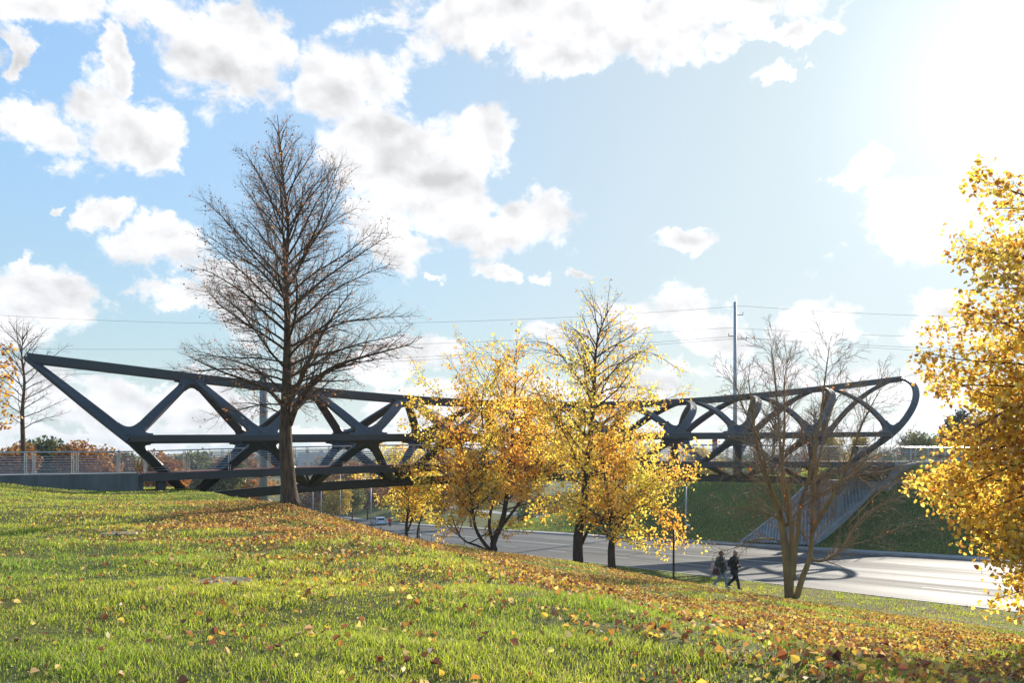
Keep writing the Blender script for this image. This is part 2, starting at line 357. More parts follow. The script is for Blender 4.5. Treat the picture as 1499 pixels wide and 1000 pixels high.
# --- tall bare linden on the brow
def big_bare():
    D=25.; B=G(425,D,-.08); T=Tree(11,3); T.rmin=.0036; b=np.array(B)
    def pt(px,py,dy=0): return np.array([(px-749.5)/F*D,D+dy,(HY-py)/F*D])
    lead=smooth_path([b,pt(421,690),pt(418,640),pt(420,560),pt(421,470),pt(418,400),pt(422,330),pt(415,265),pt(410,210),pt(406,168)],30)
    zz=lead[:,2]-b[2]; H=zz[-1]
    rad=np.interp(zz/H,[0,.015,.05,.12,.3,.5,.75,1],[.38,.29,.225,.205,.15,.09,.04,.008])
    T.wood.tube(lead,rad,14)
    for k in range(7):   # root flare
        a=k*2*PI/7+.3; T.wood.tube(smooth_path([lead[0]+[0,0,.35],b+[.2*math.cos(a),.2*math.sin(a),.22],b+[.42*math.cos(a),.42*math.sin(a),-.02]],5),[.13,.1,.03][0:1]*1+[.12,.1,.07,.03],6)
    n=74; az=.4
    for i in range(n):
        f=i/(n-1); hh=2.75+(H-3.3)*f**1.02; az+=2.4+T.r.normal()*.25
        L=np.interp(hh,[2.7,3.6,5,6.3,7.3,8.2,9.0,9.8,10.8,11.6],[2.6,3.7,4.1,4.0,3.3,2.6,1.9,1.2,.6,.25])*T.r.uniform(.85,1.03)*(1-.13*max(0,-math.cos(az)))
        el=np.radians(np.interp(hh,[2.7,4,6,8,11],[20,28,42,52,60]))+T.r.normal()*.08
        j=np.searchsorted(zz,hh); p=lead[min(j,len(lead)-1)]
        p=np.array([np.interp(hh,zz,lead[:,0]),np.interp(hh,zz,lead[:,1]),b[2]+hh])
        d=[math.cos(az)*math.cos(el),math.sin(az)*math.cos(el),math.sin(el)]
        q=T.path(p,d,L,10,.075,-.03 if hh<5.5 else -.006)
        r0=np.interp(L,[.3,4.3],[.010,.046]); T.limb(q,r0,.006,6)
        T.twigs(q,r0,.098,min(1.2,.4+L*.25),.14,2,.02,.66)
    # big forked limb to the right
    q=smooth_path([pt(424,622),pt(440,590,-.2),pt(470,555,-.4),pt(505,535,-.5),pt(560,520,-.6),pt(605,508,-.6)],14); T.limb(q,.10,.01,7); T.twigs(q,.09,.13,1.25,.2,2,.03,.65)
    q=smooth_path([pt(424,590),pt(438,555,.2),pt(455,510,.4),pt(480,460,.6),pt(510,420,.6)],14); T.limb(q,.09,.01,7); T.twigs(q,.08,.13,1.1,.2,2,.03,.65)
    q=smooth_path([pt(418,600),pt(400,575,-.3),pt(370,560,-.6),pt(330,545,-.8),pt(290,525,-.9)],14); T.limb(q,.07,.008,7); T.twigs(q,.06,.13,1.1,.2,2,.02,.65)
    c=leaves_on(T.tips,.26,T.r,.05)
    col=palette(len(c),[(.34,.14,.05),(.24,.09,.04),(.42,.22,.08)],[5,3,2],r_=T.r)
    return T.finish('linden_tree','tall bare tree with dark straight trunk and conical twiggy crown on the grassy brow',B,M['bark'],M['twig'],(c,.06,col,{'wide':.7,'hang':1.}))
big_bare()
# --- yellow trees
def yellow(px0,D,label,lead,limbs,env,per,size,seed,nl=26,bark='bark_dark',r0=.25,groupn=None,wts=(5,4,2,3,.6,.6),topbare=None,Lmul=1.,name='yellow_leaved_tree',keepf=.9,tspace=.2,u0_=.34):
    B=G(px0,D,-.1); T=Tree(seed,3); T.rmin=.0055; b=np.array(B)
    def pt(px,py,dy=0): return np.array([(px-749.5)/F*D,D+dy,(HY-py)/F*D])
    paths=[]
    for k,(pl,ra,rb_) in enumerate(lead):
        q=smooth_path([pt(*p) for p in pl],16); T.limb(q,ra,rb_,9); paths.append((q,ra,rb_))
    # limbs grown out of the stems toward the envelope
    for (q,ra,rb_) in paths:
        zz=q[:,2]; az=T.r.uniform(0,6.28); m_=max(4,int(nl*len(q)/16*(zz[-1]-zz[0])/6))
        for i in range(m_):
            u=u0_+(.97-u0_)*(i+.5)/m_; p,d=T.at(q,u+.0); az+=2.4+T.r.normal()*.3
            ph=(HY-p[2]*F/D)*1.0; py=HY-p[2]*F/D
            L=np.interp(py,env[0],env[1])*T.r.uniform(.7,1.1)*Lmul
            el=np.radians(np.interp(u,[.2,1],[18,58]))+T.r.normal()*.12
            dd=[math.cos(az)*math.cos(el),math.sin(az)*math.cos(el),math.sin(el)]
            g=T.path(p,dd,L,9,.10,-.02)
            rr=max(.012,min(.05,ra*(1-u)*.6+.01)); T.limb(g,rr,.006,5)
            T.twigs(g,rr,tspace,min(1.4,.4+L*.3),.15,2,.0,.7)
    for (pl,ra) in limbs:
        g=smooth_path([pt(*p) for p in pl],12); T.limb(g,ra,.008,6); T.twigs(g,ra,tspace*.9,1.2,.18,2,-.02,.7)
    c=leaves_on(T.tips,per,T.r,.10)
    if topbare is not None:
        pyc=HY-c[:,2]*F/D; pr=np.interp(pyc,topbare[0],topbare[1]); c=c[T.r.random(len(c))<pr]
    # clumpy light / orange drift across the crown, as the leaves have turned unevenly
    col=palette(len(c),YEL,wts,r_=T.r)
    ph=np.sin(c[:,0]*1.7+seed)+np.sin(c[:,2]*1.9+c[:,1])
    col=col*(1+.10*ph[:,None]*np.array([0,1,1]))
    return T.finish(name,label,B,M[bark],M['twig'],(c,size*(.75+.5*T.r.random(len(c))),np.clip(col,.003,.95),{'wide':.62,'hang':1.2}),groupn)
yellow(848,44,'tall yellow tree with straight trunk and bare upper twigs, forked low beside the road',
  [([(847,836),(846,790),(853,745),(860,690),(864,640),(869,585),(871,530),(876,490),(893,448)],.29,.012),
   ([(850,800),(862,775),(875,762),(905,768),(935,775)],.10,.01)],
  [([(862,650),(835,610),(800,590),(768,588),(735,590)],.06),([(866,625),(905,608),(960,590),(1008,572)],.05),([(868,590),(840,545),(805,505),(770,500)],.05),
   ([(868,600),(900,540),(945,515),(1000,545)],.05),([(872,540),(890,500),(925,478)],.03),([(860,700),(900,690),(960,700),(1005,690)],.05),([(858,720),(820,735),(780,750)],.045),
   ([(869,560),(850,500),(825,480)],.035)],
  ([430,500,560,620,680,740,800],[1.2,2.6,4.0,5.8,6.3,5.8,4.2]),2.9,.15,21,nl=20,topbare=([450,500,560,620,680,900],[.08,.22,.5,.8,1,1]))
yellow(895,43,'short yellow tree with thick dark trunk and drooping leafy boughs beside the black post',
  [([(896,838),(895,805),(897,780),(893,745),(885,700),(878,660)],.22,.03),([(897,785),(915,755),(935,720),(945,680)],.12,.02),([(893,790),(880,765),(868,745)],.07,.02)],
  [([(900,780),(930,745),(965,745),(990,770),(1000,800)],.05),([(935,720),(970,700),(1000,700),(1020,690)],.045),([(898,790),(925,795),(960,800),(975,798)],.03),([(930,715),(960,735),(985,765),(1030,800)],.035)],
  ([640,700,760,830],[1.8,3.2,3.6,2.6]),2.3,.15,22,nl=24,u0_=.25,wts=(6,2,1,5,.3,.8))
yellow(725,51,'broad orange-yellow tree with several crooked stems leaning left from one low base',
  [([(726,818),(722,795),(735,765),(742,725),(748,670),(752,610),(755,550),(752,520)],.22,.012),([(724,812),(708,795),(695,770),(690,730),(680,680),(672,630),(660,600)],.13,.01),
   ([(724,812),(700,800),(680,792),(668,775),(660,750)],.09,.015),([(726,806),(716,770),(722,720),(712,660),(705,590),(718,540)],.12,.01),([(735,770),(765,730),(790,690),(800,630)],.10,.01)],
  [([(700,740),(660,700),(620,680),(590,685)],.05),([(735,770),(790,700),(830,660),(850,640)],.05),([(750,650),(800,600),(815,560)],.04)],
  ([490,560,630,700,780,820],[1.7,3.3,4.4,4.8,4.4,2.8]),3.0,.165,23,nl=12,wts=(4,6,4,2,1.2,.4),topbare=([480,540,600,660],[.25,.5,.75,1]))
yellow(595,66,'small yellow tree with twin dark trunk behind the leafy brow, left of the orange-yellow tree',
  [([(596,800),(595,770),(598,740),(592,705),(588,680)],.16,.02),([(596,780),(605,755),(612,725),(615,695)],.08,.01)],
  [([(595,760),(580,742),(568,736),(556,732)],.03),([(592,710),(560,695),(530,690),(505,685)],.03)],
  ([665,700,735,750,800],[1.6,3.0,2.4,1.3,.8]),2.6,.18,24,nl=26,u0_=.3,wts=(6,3,1,4,.3,1.5))
yellow(612,68,'slender yellow tree with thin trunk half hidden between two fuller yellow trees',
  [([(611,800),(612,775),(618,750),(622,710),(626,680)],.10,.015)],[],
  ([660,700,740,800],[1.4,2.2,2.4,1.4]),2.6,.18,25,nl=26,wts=(6,4,2,3,.3,1.))
# --- multi-stem bare tree at the right
def multi_bare():
    D=36.; B=G(1160,D,-.12); T=Tree(31,3); T.rmin=.008
    def pt(px,py,dy=0): return np.array([(px-749.5)/F*D,D+dy,(HY-py)/F*D])
    stems=[([(1156,882),(1153,840),(1148,790),(1140,750),(1125,705),(1108,655),(1095,600,-.6),(1085,550,-1)],.21,.012),
     ([(1158,860),(1158,800),(1156,740),(1150,680,.5),(1146,600,.7),(1142,530,.9),(1138,508,.9)],.12,.01),
     ([(1160,850),(1166,790),(1172,740),(1182,690,-.4),(1190,620,-.8),(1196,550,-1.),(1200,512,-1.1)],.12,.01),
     ([(1164,882),(1175,845),(1186,815),(1189,770),(1196,710,.4),(1214,650,.8),(1236,590,1.2),(1256,565,1.2)],.14,.012),
     ([(1148,770),(1132,735,-.6),(1112,700,-1.1),(1098,650,-1.5),(1070,600,-1.9),(1056,560,-2)],.09,.01),
     ([(1188,780),(1206,730,-.8),(1222,680,-1.4),(1238,620,-1.8),(1262,570,-2)],.10,.01),
     ([(1156,770),(1158,700,1.2),(1166,630,1.6),(1168,560,1.8),(1172,530,1.9)],.09,.01)]
    for pl,a,b_ in stems:
        q=smooth_path([pt(*p) for p in pl],20); T.limb(q,a,b_,9)
        az=T.r.uniform(0,6.28); n=30
        for i in range(n):
            u=.3+.68*(i+.5)/n; p,d=T.at(q,u); az+=2.4+T.r.normal()*.3
            dd=T.side(d,.85*T.r.uniform(.6,1.2),az); L=T.r.uniform(1.3,2.7)*(1.2-.6*u)
            g=T.path(p,dd,L,8,.09,.03); rr=.028*(1.2-u); T.limb(g,rr,.005,5); T.twigs(g,rr,.16,.85,.12,2,.02,.6)
    low=[([(1188,818),(1198,822),(1215,818),(1238,800),(1262,762),(1300,738),(1345,722),(1385,705)],.085),([(1238,800),(1275,790),(1320,770),(1365,765)],.03),
      ([(1152,805),(1135,790),(1105,792),(1075,805),(1048,812)],.05),([(1145,762),(1120,752),(1085,745),(1048,742)],.045),([(1150,770),(1185,735),(1235,705),(1290,670),(1335,640)],.05),
      ([(1195,730),(1240,700),(1290,690),(1340,672),(1378,668)],.045),([(1240,770),(1290,720),(1330,700),(1380,690)],.03),([(1180,790),(1140,740),(1100,700),(1060,690)],.04)]
    for k,(pl,a) in enumerate(low):
        q=smooth_path([pt(*p,(-1)**k*.5*j/len(pl)) if len(p)==2 else pt(*p) for j,p in enumerate(pl)],16); T.limb(q,a,.007,6); T.twigs(q,a*.8,.12,1.4,.2,2,.0,.7)
    c=leaves_on(T.tips,.010,T.r,.05); col=palette(len(c),[(.6,.16,.03),(.5,.25,.05)],[3,1],r_=T.r)
    T.finish('multi_stem_tree','almost bare tree with tan forking stems standing right of the two walkers',B,M['bark_tan'],mat('tan_twig',(.40,.26,.13),(.24,.15,.08),.7,5),(c,.11,col,{'hang':1.}))
multi_bare()
# --- big golden aspen entering from the right edge
def right_tree():
    D=13.2; bx,by=10.6,13.6; B=Vector((bx,by,hz(bx,by)-.1)); T=Tree(41,4); b=np.array(B)
    lead=smooth_path([b,b+[-.1,.1,2.5],b+[0,.1,4.5],b+[.15,0,5.8],b+[.1,0,7.2]],22); zz=lead[:,2]
    T.wood.tube(lead,np.interp(np.linspace(0,1,22),[0,.04,.4,1],[.34,.24,.16,.02]),12)
    az=.0; n=84
    for i in range(n):
        f=(i+.5)/n; z=-2.0+5.7*f; az+=2.4+T.r.normal()*.3
        # reach of the crown (m) by height
        L=np.interp(z,[-2,-1,0,1,2,3,4,5,6.5,8.5],[2.5,3.4,3.7,3.6,3.7,3.5,2.9,2.3,1.4,.8])*T.r.uniform(.85,1.06)
        el=np.radians(np.interp(z,[-2,0,3,4.6],[-2,6,20,36]))+T.r.normal()*.1
        p=np.array([np.interp(z-.3,zz,lead[:,0]),np.interp(z-.3,zz,lead[:,1]),z-.3])
        d=[math.cos(az)*math.cos(el),math.sin(az)*math.cos(el),math.sin(el)]
        q=T.path(p,d,L,9,.09,-.02 if z<1 else 0); T.limb(q,.035,.006,6); T.twigs(q,.03,.14,.8,.12,2,-.01,.75)
    for (tx,ty,tz) in ((7.1,14.3,-.35),(7.2,13.8,-.6),(7.7,13.3,-1.2),(7.9,13.0,-1.6),(7.3,13.9,.3)):
        q=smooth_path([b+[0,0,2.2],[(bx+tx)/2,(by+ty)/2,tz+.55],[tx,ty,tz]],12); T.limb(q,.05,.006,6); T.twigs(q,.035,.12,.9,.2,2,-.02,.75)
    c=leaves_on(T.tips,9.5,T.r,.09)
    pz=c[:,2]; 
    col=palette(len(c),[(.74,.54,.08),(.64,.40,.06),(.50,.26,.05),(.84,.68,.17),(.32,.15,.04)],[5,3.4,2,2.6,1.2],r_=T.r)
    T.finish('golden_tree','large golden leafed tree filling the right edge, its trunk out of the picture',B,M['bark_dark'],M['twig'],(c,.078*(.6+.7*T.r.random(len(c))),col,{'wide':.92,'hang':1.1,'fold':.55}))
right_tree()
# --- generic background trees
def bg_proto(seed,kind,H,R,n,ls,pal,w,name,label,group,loc,trunkh=.22,bark='bark_dark'):
    T=Tree(seed,3); r=T.r
    q=T.path((0,0,-.3),(0,0,1),H*.8,8,.04,.05); T.limb(q,H*.022,H*.006,7)
    for i in range(9):
        p,d=T.at(q,r.uniform(.3,.9)); g=T.path(p,T.side(d,r.uniform(.5,1)),R*r.uniform(.6,1),5,.1,.04); T.limb(g,H*.008,H*.002,5)
    if kind=='bare':
        for i in range(34):
            u=r.uniform(.22,.97); p,d=T.at(q,u); el=r.uniform(.5,1.1); a=i*2.4
            g=T.path(p,(math.cos(a)*math.cos(el),math.sin(a)*math.cos(el),math.sin(el)),R*(1.25-.75*u),6,.1,.01)
            T.limb(g,H*.006,.008,4); T.twigs(g,H*.005,.34,R*.42,.15,2,.03,.6)
        o=T.finish(name,label,(0,0,0),M[bark],M['twig'],None,group)
    else:
        K=26; cl=r.normal(size=(K,3)); cl=unit(cl)*(r.random((K,1))**.4); cl[:,2]=np.abs(cl[:,2]) if kind=='low' else cl[:,2]
        zc=H*(.5+trunkh*.5); hh=H*(1-trunkh)/2
        wd=np.where(kind=='cone',1,1)
        cc=cl*np.array([R,R,hh])*.78+[0,0,zc]
        if kind=='cone': cc[:,:2]*=np.clip(1.25-(cc[:,2]-H*trunkh)/(H*(1-trunkh)),.15,1.2)[:,None]
        idx=r.integers(0,K,n); off=r.normal(size=(n,3)); off=unit(off)*(r.random((n,1))**.35)*np.array([R,R,hh])*.38
        c=cc[idx]+off; col=palette(n,pal,w,r_=r)*(.8+.4*r.random(K))[idx][:,None]
        o=T.finish(name,label,(0,0,0),M[bark],M['twig'],(c,ls*(.7+.6*r.random(n)),col,{'wide':.8,'m':M['far_leaf'],'six':False}),group)
    return o
def kids(o): return [c for c in bpy.data.objects if c.parent==o]
def dup(o,loc,scale=1.,rot=0.,label=None):
    r=o.copy(); C.objects.link(r); r.location=loc; r.scale=(scale,)*3; r.rotation_euler=(0,0,rot)
    if label: r['label']=label
    for ch in protokids[o.name]:
        c=ch[0].copy(); C.objects.link(c); c.parent=r
        for g in ch[1]:
            d=g.copy(); C.objects.link(d); d.parent=c
    return r
protokids={}
def proto_index(o): protokids[o.name]=[(c,kids(c)) for c in kids(o)]
GRN=[(.07,.10,.02),(.05,.07,.02),(.12,.13,.03),(.2,.16,.03)]; ORG=[(.42,.17,.025),(.34,.11,.02),(.5,.27,.04),(.2,.08,.02)]
YLW=[(.5,.36,.05),(.42,.26,.04),(.32,.28,.06),(.55,.42,.08)]; BRN=[(.18,.085,.04),(.13,.06,.03),(.24,.13,.05)]; DRK=[(.03,.045,.02),(.02,.035,.018),(.05,.055,.02)]
OL=[(.2,.2,.045),(.14,.16,.04),(.3,.24,.05)]
defs={'green':('round',8,3.6,3800,.34,GRN,[4,3,2,1]),'orange':('round',7,3.4,3800,.32,ORG,[4,3,2,1]),'yellow':('round',7,2.8,3400,.3,YLW,[4,3,2,2]),
 'brown':('round',8,3.0,3000,.3,BRN,[4,3,2]),'dark':('cone',9,2.6,4200,.34,DRK,[4,3,1]),'olive':('round',8,3.0,3600,.32,OL,[4,3,2]),'bare':('bare',9,2.7,0,0,None,None)}
table=[ # px, D, top y, kind, label
 (88,100,630,'green','dark green round tree behind the left path railing, left of the orange one'),
 (55,104,640,'olive','olive bushy tree just right of the left bare tree'),
 (128,96,645,'orange','bright orange tree behind the left path railing'),
 (18,92,648,'orange','rusty orange bush at the far left edge behind the railing'),
 (168,118,655,'brown','brown tree right of the bright orange tree behind the railing'),
 (205,125,656,'green','green treetop beyond the left end of the bridge deck'),
 (238,112,660,'orange','orange treetop seen through the deck railing below the first side chord'),
 (282,135,655,'olive','olive treetop seen through the deck railing under the first apex'),
 (318,128,660,'green','dark green treetop seen through the railing left of the second node'),
 (352,140,662,'orange','low orange treetop left of the stout concrete mast'),
 (470,175,700,'brown','brown street tree under the lower apex beside the lamp poles'),
 (492,150,702,'yellow','yellow-green street tree beyond the road seen beneath the bridge'),
 (515,158,706,'olive','olive street tree seen beneath the bridge left of the small reddish one'),
 (538,170,704,'brown','small reddish street tree seen beneath the bridge'),
 (600,158,706,'yellow','yellow street tree beyond the white car'),
 (640,130,700,'brown','brown tree beyond the road behind the orange-yellow tree'),
 (690,125,690,'olive','olive tree beyond the road behind the crooked stems'),
 (500,230,672,'orange','far orange treetop seen over the deck by the church towers'),
 (560,210,666,'olive','far olive treetop seen through the railing right of the church towers'),
 (620,190,664,'green','far green treetop seen through the railing below the fourth node'),
 (1030,150,655,'yellow','yellow treetop beyond the deck near the power pole'),
 (1218,100,634,'yellow','yellow bush behind the two people on the bridge'),
 (1262,98,636,'yellow','wide yellow bush at the end of the bridge inside the rounded loop'),
 (1130,108,560,'bare','thin bare tree behind the bridge left of the sixth loop'),
 (1190,104,575,'bare','thin bare tree behind the bridge right of the power pole'),
 (1318,112,625,'bare','small bare tree just right of the bridge end'),
 (1345,125,628,'olive','sparse olive tree behind the right path railing'),
 (1405,112,592,'dark','dark evergreen tree behind the right path railing next to the golden tree'),
 (1378,140,632,'olive','low olive treetop left of the dark evergreen'),
 (1440,105,610,'orange','orange tree half hidden behind the golden crown'),
 (955,120,640,'bare','small bare treetop behind the middle of the bridge'),
 (700,180,655,'olive','far olive treetop behind the middle of the bridge'),
 (1470,130,600,'green','green tree behind the golden crown at the right edge'),
]
protos={}
cnt=0
for (px,D,top,kind,label) in table:
    loc=G(px,D); Hn=(HY-top)*D/F-loc.z
    if kind not in protos:
        k,H,R,n_,ls,pal,w=defs[kind]
        o=bg_proto(100+len(protos),k,H,R,n_,ls,pal,w,{'dark':'evergreen_tree','bare':'bare_tree'}.get(kind,kind+'_tree' if kind in('green','orange','yellow','brown','olive') else 'tree'),label,'trees in the background',(0,0,0))
        bpy.context.view_layer.update(); protos[kind]=(o,H); proto_index(o); o.location=loc; o.scale=(max(Hn,2.5)/H,)*3; o.rotation_euler=(0,0,px)
    else:
        o,H=protos[kind]; dup(o,loc,max(Hn,2.5)/H,px*.7,label)
    cnt+=1
# left bare tree, more detailed
def left_bare():
    D=60.; B=G(36,D,-.1); T=Tree(51,3); T.rmin=.009
    def pt(px,py,dy=0): return np.array([(px-749.5)/F*D,D+dy,(HY-py)/F*D])
    q=smooth_path([np.array(B),pt(34,650),pt(33,600),pt(36,560),pt(32,520),pt(34,492)],16); T.limb(q,.2,.015,9)
    for i in range(30):
        u=.28+.7*i/30; p,d=T.at(q,u); a=i*2.4; L=np.interp(u,[.28,.5,.8,1],[3.2,4.3,3.0,.9])*T.r.uniform(.8,1.1); el=np.interp(u,[.28,1],[.45,1.1])
        g=T.path(p,(math.cos(a)*math.cos(el),math.sin(a)*math.cos(el),math.sin(el)),L,8,.09,-.01); T.limb(g,.04,.01,5); T.twigs(g,.035,.22,1.1,.15,2,.02,.62)
    T.finish('bare_tree','bare grey tree behind the left path under the pointed bridge tip',B,M['bark'],M['twig'])
left_bare()
def left_orange():
    D=30.; x=-19.1; y=30.; B=Vector((x,y,hz(x,y)-.1)); T=Tree(52,3); b=np.array(B)
    q=T.path(b,(0,0,1),5.3,8,.03,.05); T.limb(q,.15,.03,7)
    for i in range(30):
        u=.42+.55*i/30; p,d=T.at(q,u); a=i*2.4; g=T.path(p,(math.cos(a),math.sin(a),.45),1.75*T.r.uniform(.75,1.),6,.1,0); T.limb(g,.03,.006,5); T.twigs(g,.02,.2,.7,.15,2,0,.7)
    c=leaves_on(T.tips,2.2,T.r,.08); col=palette(len(c),ORG+[(.55,.3,.04)],[4,2,4,1,3],r_=T.r)
    T.finish('orange_tree','orange leafed tree cut off by the left edge in front of the bare grey tree',B,M['bark_dark'],M['twig'],(c,.13,col,{'wide':.9,'hang':1.}))
left_orange()
# far wood: one mass of distant crowns
n_=60000; a=rng.uniform(-62,62,n_); D=rng.uniform(0,1,n_)**.8*620+240
K=900; ka=rng.uniform(-62,62,K); kD=rng.uniform(0,1,K)**.8*640+230; kh=rng.uniform(7,15,K); kr=rng.uniform(5,10,K)
# forest kept off the road corridor and thinned close by
idx=rng.integers(0,K,n_); kx=kD*np.sin(np.radians(ka)); ky=kD*np.cos(np.radians(ka))
ks,kr_=sr(kx,ky); ok=~((kr_>-14)&(kr_<70)&(ks<420))
kz=h(ks,kr_)
off=unit(rng.normal(size=(n_,3)))*rng.random((n_,1))**.4
c=np.stack([kx[idx]+off[:,0]*kr[idx],ky[idx]+off[:,1]*kr[idx],kz[idx]+kh[idx]*.55+off[:,2]*kh[idx]*.5],1)
kc=palette(K,[(.05,.065,.025),(.04,.06,.035),(.16,.11,.03),(.26,.15,.03),(.09,.10,.03)],[4,4,2,1.2,3])
m_=ok[idx]; c=c[m_]; col=(kc[idx]*(.75+.5*rng.random((n_,1))))[m_]
tag(leaf_mesh('distant_wood',c,2.6,col,M['far_leaf'],six=False,wide=1.),kind='stuff')
# nearer thicket band that fills gaps left of the bridge and over the right bank
def thicket(name,pxs,Ds,n,hgt,pal,w,size,seed):
    r=np.random.default_rng(seed); K=int((pxs[1]-pxs[0])/6)+6; kp=r.uniform(*pxs,K); kd=r.uniform(*Ds,K); x=(kp-749.5)/F*kd; z=h(*sr(x,kd)); hh=r.uniform(*hgt,K)
    i=r.integers(0,K,n); off=unit(r.normal(size=(n,3)))*r.random((n,1))**.4; rr=hh*.55
    c=np.stack([x[i]+off[:,0]*rr[i],kd[i]+off[:,1]*rr[i],z[i]+hh[i]*.5+off[:,2]*hh[i]*.5],1)
    kc=palette(K,pal,w,r_=r); col=kc[i]*(.75+.5*r.random((n,1)))
    return tag(leaf_mesh(name,c,size,col,M['far_leaf'],six=False,r_=r,wide=.9),kind='stuff')
thicket('undergrowth',(-80,420),(108,150),26000,(2.5,5),GRN+ORG+OL,[4,3,4,3,1.4,1.2,2.0,.8,3,3,3],.4,61)
thicket('undergrowth',(1180,1560),(100,150),22000,(1.6,3.2),GRN+ORG+YLW+BRN,[3,3,3,3,1,1,1,1,2,2,2,2,2,2,2],.36,62)
thicket('undergrowth',(430,760),(190,260),16000,(4,8),GRN+ORG+BRN,[3,3,3,3,2,2,2,2,3,3,3],.7,63)
thicket('undergrowth',(760,1160),(120,190),16000,(2,4),GRN+BRN+ORG,[4,3,3,2,2,2,2,1,1,1,1],.5,64)
# ---------------------------------------------------------------- bridge
def BP(t,w,z): return np.stack([np.asarray(-21.8+.913*t+.409*w,float)+0*z,np.asarray(48.7+.409*t-.913*w,float)+0*z,z+0.*t],-1)
TT=[-5.1,3.3,10.2,16.1,21.5,26.8,32,38.1,44.1,51.6,60.3]; TZ=[5.25,4.45,3.92,3.56,3.4,3.4,3.5,3.95,4.55,5.3,6.45]
NT=[0,6.9,13,18.3,23.9,29.4,34.8,40.2,47.1,55.5]
BT=[3.3,10.2,15.7,21.2,26.7,32.1,37.6,43.8,51.3]; BZ=[-2.6,-2.12,-1.8,-1.65,-1.6,-1.65,-1.75,-1.95,-2.2]
pT=np.polyfit(TT,TZ,5); pB=np.polyfit(BT,BZ,3)
zt=lambda t:np.polyval(pT,t); zb=lambda t:np.polyval(pB,t); zm=lambda t:.82+.75*np.asarray(t)/55.
Wd=lambda t:3.5+0*np.asarray(t)
def ss(a,b_,x): x=np.clip((x-a)/(b_-a),0,1); return x*x*(3-2*x)
bl=lambda t:ss(2,42,np.asarray(t,float))
bridge=empty('footbridge',tuple(BP(0.,0.,np.array(-1.0)))); tag(bridge,'long dark steel truss footbridge with pointed left end and rounded right end crossing the road','bridge')
def bar_path(tN,tX,up,side,mode,n=18):
    v=np.linspace(0,1,n); b=float(bl((tN+tX)/2)); zN=float(zm(tN)); 
    tXe=tX
    phi=v*PI/2
    if mode=='curl': f=v*(1-b)+np.sin(phi)*b
    else: f=v*(1-b)+(v**1.15)*b; tXe=tX-.9*b*(1 if tN>tX else -1)*(-1)
    t=tN+(tXe-tN)*f
    zX=float(zt(tX) if up else zb(tX))
    if up: bb=b if (mode=='curl' or tX>58) else b*.62
    else: bb=b*.5
    w=3.5*((1-v)*(1-bb)+np.cos(phi)*bb); z=zN+(zX-zN)*(v*(1-bb)+np.sin(phi)*bb)
    if up and tX>58: w=w*(1+.16*np.sin(phi*2)); t=tN+(tXe-tN)*np.sin(phi)**.9
    pts=BP(t,w*side,z)
    ctr=BP(t,np.zeros(n),np.full(n,zN*.75+ (zt(tN)+zb(tN))*.125))
    nr=pts-ctr; return pts,nr
k=0
dirs={}
def reg(key,p,d): dirs.setdefault(key,[p,[]]); dirs[key][1].append(d)
def bar(tN,tX,up,side,mode,wd=.46,dp=.28):
    global k
    pts,nr=bar_path(tN,tX,up,side,mode); mb=MB(); k+=1
    mb.sweep(pts,nr,wd,dp+.004*(k%5),.03); mb.build('diagonal_brace',M['steel'],bridge)
for side in (1,-1):
    for i,tN in enumerate(NT):
        # tops: TT[i] is left of NT[i], TT[i+1] right
        wq=.54-.02*tN/55; bar(tN,TT[i],True,side,'run',wq,.22); bar(tN,TT[i+1],True,side,'curl',wq,.22)
        if i<len(BT): bar(tN,BT[i],False,side,'run',.50,.22)
        if i>0: bar(tN,BT[i-1],False,side,'curl',.50,.22)
    ts=np.linspace(NT[0],NT[-1],60); mb=MB(); p=BP(ts,3.5*side+0*ts,zm(ts)); 
    mb.sweep(p,np.tile([.409*side,-.913*side,0],(60,1)),.40,.26,.04); mb.build('side_chord',M['steel'],bridge)
ts=np.linspace(TT[0],TT[-1]+.12,90); p=BP(ts,0*ts,zt(ts)); mb=MB(); mb.sweep(p,np.tile([.409,-.913,0],(90,1)),np.interp(ts,[-5,10,60],[.56,.54,.5]),.46,.06); mb.build('top_chord',M['steel'],bridge)
ts=np.linspace(BT[0],BT[-1],60); p=BP(ts,0*ts,zb(ts)); mb=MB(); mb.sweep(p,np.tile([.409,-.913,0],(60,1)),.55,.5,.06); mb.build('bottom_chord',M['steel'],bridge)
# node plates: filleted webs between neighbouring members
def plate(c,ds,R,hw,depth,close=True):
    c=np.asarray(c,float); mb=MB(); n=len(ds)
    for i in range(n if close else n-1):
        d1=unit(np.asarray(ds[i],float)); d2=unit(np.asarray(ds[(i+1)%n],float)); cr=np.cross(d1,d2); sn=np.linalg.norm(cr)
        if sn<.12: continue
        cr/=sn; p1=np.cross(cr,d1); p2=-np.cross(cr,d2); ang=math.acos(np.clip(d1@d2,-1,1))
        Ri=min(R,R*(.55+ang*.5)); A=c+d1*Ri+p1*hw; Bq=c+d2*Ri+p2*hw
        L=hw/math.tan(ang/2) if ang>.05 else Ri
        X=c+d1*L+p1*hw   # inner corner of the two edges
        if L>Ri*.95: X=(A+Bq)/2
        ed=[((1-q)**2)*A+2*q*(1-q)*X+q*q*Bq for q in np.linspace(0,1,9)]
        ring=[c+d1*Ri]+ed+[c+d2*Ri]; m_=len(ring); V=[c+cr*depth/2]+[q+cr*depth/2 for q in ring]+[c-cr*depth/2]+[q-cr*depth/2 for q in ring]
        t=[[0,j+1,j+2] for j in range(m_-1)]+[[m_+1,m_+3+j,m_+2+j] for j in range(m_-1)]
        q=[[j+1,m_+2+j,m_+3+j,j+2] for j in range(m_-1)]
        mb.add(np.array(V),q,t)
    return mb
def dir_at(pts): return pts[3]-pts[0]
